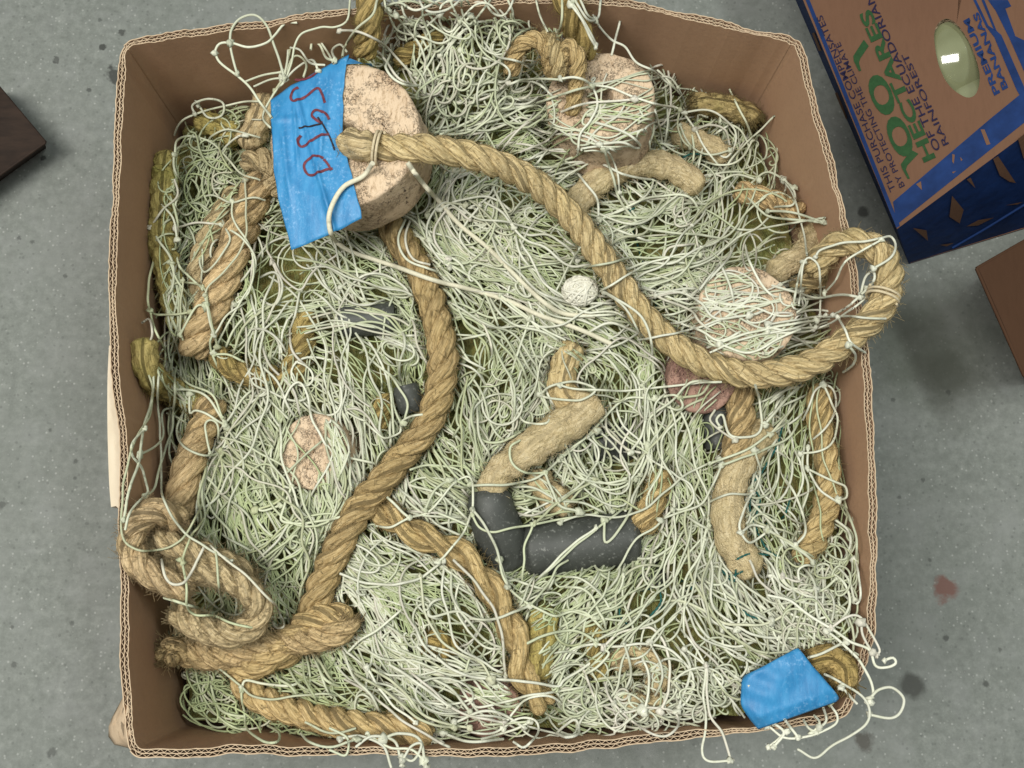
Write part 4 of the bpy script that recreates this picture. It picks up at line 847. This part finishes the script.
for ox, oy, sc, fz, txt in TR:
    for st in txt.split('|'):
        pts = [tuple(map(float, q.split(','))) for q in st.split()]
        pts = zo(ox, oy, sc, pts)
        if fz is None:
            for e_, nb_ in ((0, 1), (-1, -2)):
                ep = np.array(pts[e_]); dv_ = ep-np.array(pts[nb_]); dv_ = dv_/(np.linalg.norm(dv_)+1e-9)
                if sample(CV, ep[:1], ep[1:])[0] <= .3 and (np.linalg.norm(A2-ep, axis=1) < 4.5).sum() == 0:
                    for q in range(6):
                        ep = ep+dv_*4
                        if sample(CV, ep[:1], ep[1:])[0] > .3: break
                    ok_ = sample(CV, ep[:1], ep[1:])[0] > .3
                    ep = ep+dv_*7
                    if ok_ and sample(INRIM, ep[:1], ep[1:])[0] and not sample(TAPED, ep[:1]-dv_[0]*9, ep[1:]-dv_[1]*9)[0]: pts = [tuple(ep)]+pts if e_ == 0 else pts+[tuple(ep)]
        c = spline(pts, 2.2)
        inn = np.where(~sample(TAPED, c[:, 0], c[:, 1]))[0]
        if len(inn) < 6: continue
        c = c[inn[0]:inn[-1]+1]; n = len(c)
        c = c + np.c_[noise1(np.arange(n)*.21, n), noise1(np.arange(n)*.19, n+7)]*.7
        k = int(rng.integers(1e6))
        if fz is None:
            hmax = sample(HO, c[:, 0], c[:, 1])
            for dx in (-3, 3): hmax = np.maximum(hmax, np.maximum(sample(HO, c[:, 0]+dx, c[:, 1]), sample(HO, c[:, 0], c[:, 1]+dx)))
            hmax = np.maximum(hmax, sample(HU, c[:, 0], c[:, 1])+.006); hmax = wall_raise(c[:, 0], c[:, 1], hmax)
            z = hmax+.003; z = np.maximum(smooth_z(z[None], 14)[0], z*.5+smooth_z(z[None], 5)[0]*.5)+.0022*np.abs(noise1(np.arange(n)*.11, k))
            i_ = np.arange(n); cvv = sample(CV, c[:, 0], c[:, 1])
            for e_, far in ((0, i_), (n-1, n-1-i_)):
                if len(allp) == 0 or (np.linalg.norm(A2-np.array([c[e_]]), axis=1) < 4.5).sum() == 0:
                    if cvv[e_] > .3: z = z-.016*np.clip(1-far/7., 0, 1)**1.3
                    else: z = z-.004*np.clip(1-far/3., 0, 1)
        else:
            z = fz+.004*noise1(np.arange(n)*.09, k)
            tp_ = sample(HO, c[:, 0], c[:, 1])*INRIM[np.clip((c[:, 1]+MX).astype(int), 0, GH-1), np.clip((c[:, 0]+MX).astype(int), 0, GW-1)]
            z = smooth_z(np.maximum(z, tp_+.002)[None], 4)[0]
        sp = P(c[:, 0], c[:, 1], z)
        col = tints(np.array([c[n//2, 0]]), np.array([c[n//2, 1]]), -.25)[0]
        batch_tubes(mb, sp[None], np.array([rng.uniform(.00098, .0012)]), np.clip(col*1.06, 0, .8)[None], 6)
        ends += [(sp[0], col), (sp[-1], col)]; allp.append(sp)
LS = mb
# knots: where strands end on one another, and along the webbing bars
def knot_blobs(mb, pts, cols, r):
    n = len(pts)
    if not n: return
    lat, lon = 5, 8
    th = np.linspace(.05, math.pi-.05, lat); ph = np.linspace(0, 2*math.pi, lon, endpoint=False)
    dirs = np.stack([np.sin(th)[:, None]*np.cos(ph), np.sin(th)[:, None]*np.sin(ph), np.cos(th)[:, None]*np.ones(lon)], -1)
    st = rng.uniform(.75, 1.35, (n, 1, 1, 3)); rr = r*rng.uniform(.8, 1.25, (n, 1, 1, 1))*(1+.22*rng.normal(size=(n, lat, lon, 1)))
    g = pts[:, None, None]+dirs[None]*rr*st
    i = np.arange(n*lat*lon).reshape(n, lat, lon); i2 = np.concatenate([i, i[..., :1]], 2)
    q = np.stack([i2[:, :-1, :-1], i2[:, 1:, :-1], i2[:, 1:, 1:], i2[:, :-1, 1:]], -1)
    mb.add(g, q, col=np.repeat(cols, lat*lon, 0))
A = np.vstack(allp); kp = []; kc = []
for e, c in ends:
    dd = np.linalg.norm(A-e, axis=1)
    if (dd < .006).sum() > 4:
        kp.append(e); kc.append(c)
mb = LS; knot_blobs(mb, np.array(kp), np.array(kc), .0027)
for p, c in KN: knot_blobs(mb, p, c, .0019)
mb.build('loose_strands', TWINE, net)

def trace(ox, oy, sc, txt): return [zo(ox, oy, sc, [tuple(map(float, q.split(','))) for q in st.split()]) for st in txt.split('|')]
def lay(c, lift, sm=10):
    z = np.maximum(sample(HO, c[:, 0], c[:, 1]), sample(HU, c[:, 0], c[:, 1])+.005)+lift
    if sm > 12:
        for dx, dy in ((4, 0), (-4, 0), (0, 4), (0, -4)): z = np.maximum(z, sample(HO, c[:, 0]+dx, c[:, 1]+dy)+lift)
    return np.maximum(smooth_z(z[None], sm)[0], z-.002)
# two heavier cords leaving the taped cork
for txt, lab in (("420,425 380,470 330,510 295,560 275,620 290,680 340,720 400,745 500,768", 'pale cord looping down from the rope over the blue tape'),):
    c = spline(zo(250, 40, 3.49, [(x, y) for x, y in [(428, 430), (395, 475), (330, 510), (292, 565), (275, 625), (290, 690), (345, 735), (430, 765), (520, 795), (640, 838), (760, 868), (900, 910), (1010, 960), (1150, 1010), (1260, 1060)]]), 2.)
    mb = MB(); tube(mb, P(c[:, 0], c[:, 1], lay(c, .0035, 14)), .0021, 8); o = mb.build('cord', CORD); tag(o, lab, 'cord', 'cords tied to the taped cork')
c = spline(zo(340, 180, 4, [(270, -70), (320, 0), (400, 90), (480, 180), (590, 270), (680, 360), (760, 440), (830, 500), (900, 535), (1020, 545)]), 2.)
mb = MB(); tube(mb, P(c[:, 0], c[:, 1], lay(c, .0035, 14)), .0021, 8); o = mb.build('cord', CORD); tag(o, 'straight pale cord running from the taped cork to the ball of twine', 'cord', 'cords tied to the taped cork')
# ball of twine
cb = P(580, 291, .281); mb = MB(); u = np.linspace(0, 2*math.pi, 34)
for k in range(64):
    ax = rng.normal(size=3)*np.array([1, 1, .8]); ax /= np.linalg.norm(ax); e1 = np.cross(ax, [.3, .5, .81]); e1 /= np.linalg.norm(e1); e2 = np.cross(ax, e1)
    r = .0125+rng.uniform(-.0015, .0018); sh = rng.normal(0, .0035)
    p = cb+(e1*np.cos(u)[:, None]+e2*np.sin(u)[:, None])*math.sqrt(max(r*r-sh*sh, 1e-6))*(1+.05*np.sin(u*2+k)[:, None])+ax*sh
    p = cb+(p-cb)*np.array([1.08, .92, .75]); tube(mb, p, rng.uniform(.0009, .0012), 5, col=(PALE*.6+WARM*.4)*rng.uniform(.95, 1.15), caps=False)
o = mb.build('twine_ball', TWINE); tag(o, 'small round ball of pale twine in the middle of the net', 'ball of twine')
# teal twine caught in the net
mb = MB(); TL = []
for ox, oy, sc, txt in ((560,370,4,"890,220 870,300 830,370 800,420 770,450|770,460 760,560 790,650|920,520 900,580|700,760 760,735 840,740|770,470 800,520 780,600|790,650 830,720 880,750"),
    (560,560,3.69,"230,130 220,200 250,240|370,110 370,160 330,210|590,20 620,60 680,40|660,160 690,200 740,220|480,90 490,120|600,40 640,80 650,30"),
    (560,180,4,"270,130 300,110"),(560,0,4,"490,630 530,615 580,620")):
    for q in trace(ox, oy, sc, txt):
        c = spline(q, 1.6); z = lay(c, .0012, 4)
        if TL:                                   # out of sight under the net to the next place where it surfaces
            a, b = TL[-1][0][-1], c[0]; m_ = a+(b-a)*np.linspace(0, 1, max(6, int(np.hypot(*(b-a))/4)))[1:-1, None]
            TL.append((m_, sample(HU, m_[:, 0], m_[:, 1])-.020))
        TL.append((c, z))
c = np.vstack([q[0] for q in TL]); z = smooth_z(np.concatenate([q[1] for q in TL])[None], 2)[0]
p = spline(P(c[:, 0], c[:, 1], z), .0015); n = len(p); t, uu, ww = frames(p); a = np.arange(n)*1.1
tube(mb, p, .0004, 5)
for k in range(2): tube(mb, p+(uu*np.cos(a+k*math.pi)[:, None]+ww*np.sin(a+k*math.pi)[:, None])*.0005, .00055, 5)
o = mb.build('teal_twine', TEAL); tag(o, 'thin dark teal twine snagged in the pale net near the right wall', 'twine')
# pale band of whipping on the front rope, and on the rope eye
def band(p0, p1, rpx, z, lab, colr=(.62,.56,.42)):
    a = P(*p0, z); b = P(*p1, z); mb = MB(); ax = (b-a)/np.linalg.norm(b-a); r = rpx*(CAMZ-z)/F
    u = np.cross(ax, [0, 0, 1.]); u /= np.linalg.norm(u); w = np.cross(ax, u)
    n = 160; t = np.linspace(0, 1, n); an = t*2*math.pi*2.6
    p = a+(b-a)*t[:, None]+(u*np.cos(an)[:, None]+w*np.sin(an)[:, None])*r
    tube(mb, p, .0012, 6); o = mb.build('whipping_twine', WHIP); tag(o, lab, 'twine', 'twine whippings on the ropes')
band((373, 147), (382, 149), 17.5, .347, 'pale twine whipping round the rope beside the blue tape')
band((885, 291), (881, 301), 16.5, .322, 'pale twine whipping round the rope eye outside the box')

# ------------------------------------------------------------------ concrete floor
mb = MB(); e = 3.0; n = 5
X, Y = np.meshgrid(np.linspace(-e, e, n), np.linspace(-e, e, n)); mb.grid(np.stack([X, Y, X*0], -1))
fo = mb.build('floor', CONC, base=np.zeros(3)); fo['kind'] = 'structure'

# ------------------------------------------------------------------ printed fruit box at the upper right
A_ = (897, 229); p0 = P(*A_, .16); q0 = P(909, 264, 0.)
nz = np.array([0, 0, 1.]); tn = (p0-q0)/np.linalg.norm(p0-q0)
def top(px, py, off=0.): return onplane(px, py, p0, tn, off)
B = p0+(top(803., 0.)-p0)*1.5; D = p0+(top(1024., 135.)-p0)*2.3; Cc = B+(D-p0)
fb = empty('fruit_box', P(905, 262, 0.)); tag(fb, 'brown cardboard fruit box printed in blue and green with an oval hand hole', 'box')
hole = zo(904, 0, 8.53, [(335,165),(280,215),(258,290),(265,400),(292,540),(340,660),(400,745),(470,800),(540,832),(600,815),(632,760),(645,690),(640,600),(602,465),(535,320),(450,205),(385,162)])
hc = closed_spline(hole, 3.)
h3 = top(hc[:, 0], hc[:, 1])
hn = len(h3); hcx = h3.mean(0)
# top panel with a real hole: rays from the hole centre out to the panel border
bord = [p0, B, Cc, D]
ux = (B-p0)/np.linalg.norm(B-p0); uy = np.cross(tn, ux)
def fl2(p): return np.stack([(p-hcx)@ux, (p-hcx)@uy], -1)
def tob(pt):
    dr = fl2(pt); best = 9
    for i in range(4):
        a = fl2(bord[i]); b = fl2(bord[(i+1) % 4]); e_ = b-a
        den = dr[0]*e_[1]-dr[1]*e_[0]
        if abs(den) < 1e-12: continue
        t = (a[0]*e_[1]-a[1]*e_[0])/den; s_ = (a[0]*dr[1]-a[1]*dr[0])/den
        if t > 0 and -1e-6 <= s_ <= 1+1e-6: best = min(best, t)
    return hcx+(pt-hcx)*best
ringo = np.array([tob(p) for p in h3])
ca = [np.argmin(np.linalg.norm(ringo-c, axis=1)) for c in bord]
for i, c in zip(ca, bord): ringo[i] = c
mb = MB(); mb.grid(np.stack([h3, h3*.5+ringo*.5, ringo], 0), closed=True)
mb.build('lid', BCARD, fb, smooth=False)
# cut edge of the hole: liners and flutes
mb = MB(); mb.grid(np.stack([h3, h3-tn*.001], 0), closed=True, mi=1); mb.grid(np.stack([h3-tn*.0085, h3-tn*.0095], 0), closed=True, mi=1); mb.grid(np.stack([h3-tn*.0045, h3-tn*.0052], 0), closed=True, mi=1)
cen = h3.mean(0); ou = (h3-cen); ou /= np.linalg.norm(ou, axis=1)[:, None]
mb.grid(np.stack([h3+ou*.006-tn*.0005, h3+ou*.006-tn*.0095], 0), closed=True, mi=2)
hs = np.r_[0, np.cumsum(np.linalg.norm(np.diff(h3, axis=0), axis=1))]
fh = spline(np.vstack([h3, h3[:1]]), .0008); s_ = np.arange(len(fh))*.0008; ofh = fh-cen; ofh /= np.linalg.norm(ofh, axis=1)[:, None]
for k, (z0, z1) in enumerate(((.001, .0045), (.0052, .0085))):
    t = .5+.5*np.sin(s_*2*math.pi/.0075+k*2); zc = -(z0+(z1-z0)*t)
    mb.grid(np.stack([fh+ofh*.0005+tn*zc[:, None], fh+ofh*.006+tn*zc[:, None]], 0), mi=1); mb.grid(np.stack([fh+ofh*.0005+tn*zc[:, None], fh+ofh*.0005+tn*(zc-.0006)[:, None]], 0), mi=1)
mb.build('hand_hole_edge', [BCARD, EDGE, m_plain('flute_shade', (.10, .05, .03))], fb)
# sides (the box leans inwards to its foot)
q1 = P(747, -113, 0.); q3 = q0+(P(1024, 229, 0.)-q0)*2.4; q2 = q1+(q3-q0)
def side(a, b, c, e_, name, mats, lip=.45):
    g = np.zeros((8, 12, 3))
    for i in range(8):
        for j in range(12):
            t = i/7.; s2 = j/11.
            g[i, j] = (a*(1-s2)+b*s2)*(1-t)+(e_*(1-s2)+c*s2)*t
    mb = MB(); mb.grid(g); return mb.build(name, mats, fb, smooth=False)
side(p0-tn*.0004, D-tn*.0004, q3, q0, 'front_panel', BLUE)
side(p0-tn*.0004, B-tn*.0004, q1, q0, 'side_panel', BLUE); side(B, Cc, q2, q1, 'side_panel', BCARD); side(D, Cc, q2, q3, 'side_panel', BCARD)
mb = MB(); mb.grid(np.array([[q0+nz*.004, q3+nz*.004], [q1+nz*.004, q2+nz*.004]])); mb.build('bottom_panel', BCARD, fb)
fnrm = np.cross(D-p0, q0-p0); fnrm /= np.linalg.norm(fnrm)
if fnrm@(CAM-p0) < 0: fnrm = -fnrm
lnrm = np.cross(B-p0, q0-p0); lnrm /= np.linalg.norm(lnrm)
if lnrm@(CAM-p0) < 0: lnrm = -lnrm
def bil(px, py, a, b, c, e_, off):
    """point of the picture on the bent panel a-b (top edge), e_-c (bottom edge)"""
    f = lambda s_, t: (a*(1-s_)+b*s_)*(1-t)+(e_*(1-s_)+c*s_)*t
    s_, t = .3, .3
    for _ in range(25):
        x = np.array(project(f(s_, t)))-(px, py); h = 1e-4
        J = np.stack([(np.array(project(f(s_+h, t)))-project(f(s_, t)))/h, (np.array(project(f(s_, t+h)))-project(f(s_, t)))/h], 1)
        ds = np.linalg.solve(J, -x); s_ += .7*ds[0]; t += .7*ds[1]
    n = np.cross(f(s_+.01, t)-f(s_, t), f(s_, t+.01)-f(s_, t)); n /= np.linalg.norm(n); q = f(s_, t)
    if n@(CAM-q) < 0: n = -n
    return q+n*off
def front(px, py, off): return np.array([bil(x, y, p0, D, q3, q0, off) for x, y in zip(px, py)])
def leftp(px, py, off): return np.array([bil(x, y, p0, B, q1, q0, off) for x, y in zip(px, py)])
def decal(mb, poly, fn, off):
    v = fn(*np.array(poly, float).T, off)
    me = bpy.data.meshes.new('t'); me.from_pydata([tuple(q) for q in v], [], [list(range(len(v)))]); me.calc_loop_triangles()
    tr = [tuple(t.vertices) for t in me.loop_triangles]; bpy.data.meshes.remove(me); mb.add(v, tris=tr)
mb = MB()
decal(mb, [(893,202),(989,120),(1060,62),(1110,22),(1130,60),(1080,78),(1024,123),(897,224.5)], top, .0006)
for q in ([(715,0),(885,0),(915,55),(865,75),(950,310),(1024,345),(1200,420),(1200,900),(1024,610),(900,330),(780,90)],
          [(590,0),(615,0),(720,220),(790,265),(830,300),(1024,740),(1080,860),(1040,900),(960,768),(770,320),(700,230)], [(660,0),(685,0),(790,265),(768,258)]):
    decal(mb, zo(904, 0, 8.53, q), top, .0005)
decal(mb, [(800,-14),(804,-14),(900,226),(896.5,228)], top, .0007)
mb.build('printed_band', BLUE, fb, smooth=False)
mb = MB()
for q in ([(515,50),(535,50),(565,125),(545,130)], [(185,330),(210,315),(215,360)], [(370,175),(383,180),(378,225),(370,215)], [(410,190),(423,205),(415,212)], [(368,268),(390,262),(375,275)]):
    decal(mb, zo(880, 120, 5.118, q), top, .0011)
for q in ([(365,383),(425,455),(405,525),(352,490)], [(575,195),(600,180),(640,240),(692,318),(660,312),(610,280)], [(440,300),(460,290),(485,345)], [(165,548),(235,560),(243,614)], [(702,92),(770,40),(770,230),(730,190)], [(440,540),(500,508),(580,495),(500,535)], [(305,635),(378,624),(340,642)], [(640,432),(730,414),(700,428)]):
    decal(mb, zo(880, 120, 5.118, q), front, .0012)
mb.build('printed_shape', BCARD, fb, smooth=False)
mb = MB()
for (x0, y0), (x1, y1) in (((815, 32), (822, 50)), ((838, 92), (848, 118)), ((868, 168), (874, 184))):
    a0 = leftp(np.array([x0, x1, x1-2.5, x0-2.5]), np.array([y0, y1, y1+1, y0+1.]), .0008); mb.add(a0, [(0, 1, 2, 3)])
mb.build('printed_shape', BCARD, fb, smooth=False)
# lower flange line of the lid on the front panel
mb = MB(); a0 = front(np.array([952, 985, 1024, 1060.]), np.array([247, 228, 204, 184.]), .001); tube(mb, a0, .0016, 6); mb.build('lid_rim', BLUE, fb)
mb = MB(); a0 = leftp(np.array([840, 862, 880.]), np.array([113, 166, 209.]), .0012); tube(mb, a0, .0013, 6); mb.build('lid_rim', EDGE, fb)
def lettering(txt, s0, s1, up, mat, bold=0., off=.0009):
    cu = bpy.data.curves.new('lettering', 'FONT'); cu.body = txt; cu.offset = bold; cu.resolution_u = 4
    to = bpy.data.objects.new('lettering', cu); COL.objects.link(to)
    me = bpy.data.meshes.new_from_object(to); bpy.data.objects.remove(to)
    v = np.zeros(len(me.vertices)*3); me.vertices.foreach_get('co', v); v = v.reshape(-1, 3)
    w0, w1 = v[:, 0].min(), v[:, 0].max(); cap = .69
    ex = (np.array(s1)-np.array(s0))/(w1-w0); ey = np.array(up)/cap
    px = np.array(s0)[None]+(v[:, :1]-w0)*ex+v[:, 1:2]*ey
    q = top(px[:, 0], px[:, 1], off)
    me.calc_loop_triangles(); tr = [tuple(t.vertices) for t in me.loop_triangles]
    mb = MB(); mb.add(q, tris=tr); bpy.data.meshes.remove(me); return mb.build('lettering', mat, fb, smooth=False)
lettering('00', (917, 151), (882, 71), (-18, 10), GREEN, .012, .0009)
mb = MB()
decal(mb, zo(820, 90, 8.53, [(778,512),(840,545),(745,645),(733,680),(768,757),(748,760),(700,672),(690,635)]), top, .0008)
mb.build('lettering', GREEN, fb, smooth=False); mb = MB()
decal(mb, zo(800, 10, 8.53, [(545,255),(587,310),(515,415),(503,450),(522,520),(503,525),(460,440),(455,395)]), top, .0008)
mb.build('lettering', GREEN, fb, smooth=False)
lettering('HECTARES', (935.5, 158), (870, 9), (-11, 5), GREEN, .03, .0010)
lettering('OF THE ECUADORIAN', (941, 149), (871, -7), (-6.5, 3), NAVY, .006, .0012)
lettering('RAINFOREST', (949, 144), (907, 53), (-5.5, 2.6), NAVY, .006, .0014)
lettering('THIS PURCHASE COMPENSATES', (896, 190), (822, 15), (-5.5, 2.8), NAVY, .002, .0009)
lettering('BY PROTECTING THE CLIMATE', (905, 186), (840, 42), (-5, 2.6), NAVY, .002, .0011)
lettering('PREMIUM', (1000, 93), (969, 18), (-5.5, 3), BLUE, .03, .0009)
lettering('BANANAS', (1008, 88), (978, 12), (-5.2, 2.8), BLUE, .03, .0011)
# glass fishing float inside, seen through the hole
gc = top(950., 42., -.066); mb = MB()
th = np.linspace(0.001, math.pi-.001, 40); ph = np.linspace(0, 2*math.pi, 56, endpoint=False)
g = gc+.062*np.stack([np.sin(th)[:, None]*np.cos(ph), np.sin(th)[:, None]*np.sin(ph), np.cos(th)[:, None]*np.ones(56)], -1); mb.grid(g, closed=True)
o = mb.build('glass_float', GLASS); tag(o, 'pale green glass ball seen through the oval hand hole of the fruit box', 'glass float')
gc2 = top(975., 92., -.062); mb = MB(); mb.grid(gc2+.046*(g-gc)/.062, closed=True)
o = mb.build('glass_float', GLASS); tag(o, 'smaller pale green glass ball under the other at the lower end of the hole', 'glass float')

# ------------------------------------------------------------------ other boxes at the edge of the picture
def crate(top, ztop, foot, name, label, cat, mt, ms):
    """an open or closed box given by its top corners and its foot corners"""
    T = [P(x, y, ztop) for x, y in top]; Fo = [P(x, y, 0.) for x, y in foot]
    root = empty(name, np.mean(Fo, 0)); tag(root, label, cat)
    mb = MB(); n = 14; g = np.zeros((n, n, 3))
    for i in range(n):
        for j in range(n):
            s_, t = i/(n-1), j/(n-1); g[i, j] = (T[0]*(1-s_)+T[1]*s_)*(1-t)+(T[3]*(1-s_)+T[2]*s_)*t
    g[..., 2] += .0012*noise2(g[..., 0]*25, g[..., 1]*25, 4)*(1-np.abs(np.linspace(-1, 1, n))[:, None]**4); mb.grid(g); mb.build('top_panel', mt, root)
    for k in range(4):
        a, b = T[k], T[(k+1) % 4]; c, e_ = Fo[(k+1) % 4], Fo[k]
        mb = MB(); mb.grid(np.array([[a-nz*.001, b-nz*.001], [(a+e_)/2, (b+c)/2], [e_, c]])); mb.build('side_panel', ms, root, smooth=False)
    for k in range(4):
        mb = MB(); a, b = T[k], T[(k+1) % 4]
        tube(mb, np.array([a+(b-a)*t for t in np.linspace(0, 1, 8)])-nz*.0012, .0018, 6); mb.build('edge_fold', ms, root)
    return root
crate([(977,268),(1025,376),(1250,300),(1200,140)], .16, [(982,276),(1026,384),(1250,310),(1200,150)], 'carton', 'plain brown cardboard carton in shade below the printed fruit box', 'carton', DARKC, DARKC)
crate([(45,142),(-2,86),(-150,150),(-100,245)], .05, [(46,148),(0,92),(-150,160),(-98,252)], 'wooden_crate', 'dark brown wooden crate corner at the left edge of the floor', 'crate', DARKW, DARKW)
# pale batten wedged against the outside of the box
ring = spline([(109,345),(107.5,380),(107.5,430),(109,480),(111,507)], 6.); ring2 = spline([(124,509),(124.5,470),(123,430),(119,390),(114,350)], 6.)
rg = np.vstack([ring, [(116, 506), (120, 510)], ring2]); tp3 = P(rg[:, 0], rg[:, 1], RIM-.016)
mb = MB(); mb.poly_prism(tp3, (0, 0, -(RIM-.016)+.001)); o = mb.build('wooden_batten', PALEW, smooth=False); tag(o, 'pale wooden batten standing against the outside of the left wall of the box', 'batten')

# ------------------------------------------------------------------ light: indoor lamp overhead towards the left, plus an added fill on the right
w = bpy.data.worlds.new('World'); S.world = w; w.use_nodes = True
bg = w.node_tree.nodes['Background']; bg.inputs[0].default_value = (.90, .97, 1., 1); bg.inputs[1].default_value = .21
def area(loc, aim, size, power, colr, sy=None):
    l = bpy.data.lights.new('lamp', 'AREA'); l.energy = power; l.color = colr; l.size = size
    if sy: l.shape = 'RECTANGLE'; l.size_y = sy
    o = bpy.data.objects.new('lamp', l); COL.objects.link(o); o.location = loc
    o.rotation_euler = (Vector(aim)-Vector(loc)).to_track_quat('-Z', 'Y').to_euler(); return o
area((-.82, .0, 2.62), (0, 0, .2), .7, 78, (1., .975, .92), 1.5)
area((.95, .45, 2.8), (.2, 0, .1), 1.2, 26, (.93, 1., .95), .2)  # added fill, placed to brighten the floor right of the box
S.view_settings.view_transform = 'Standard'; S.view_settings.look = 'None'; S.view_settings.exposure = 0.; S.view_settings.gamma = 1.
S.cycles.max_bounces = 6; S.cycles.diffuse_bounces = 3; S.cycles.use_denoising = True
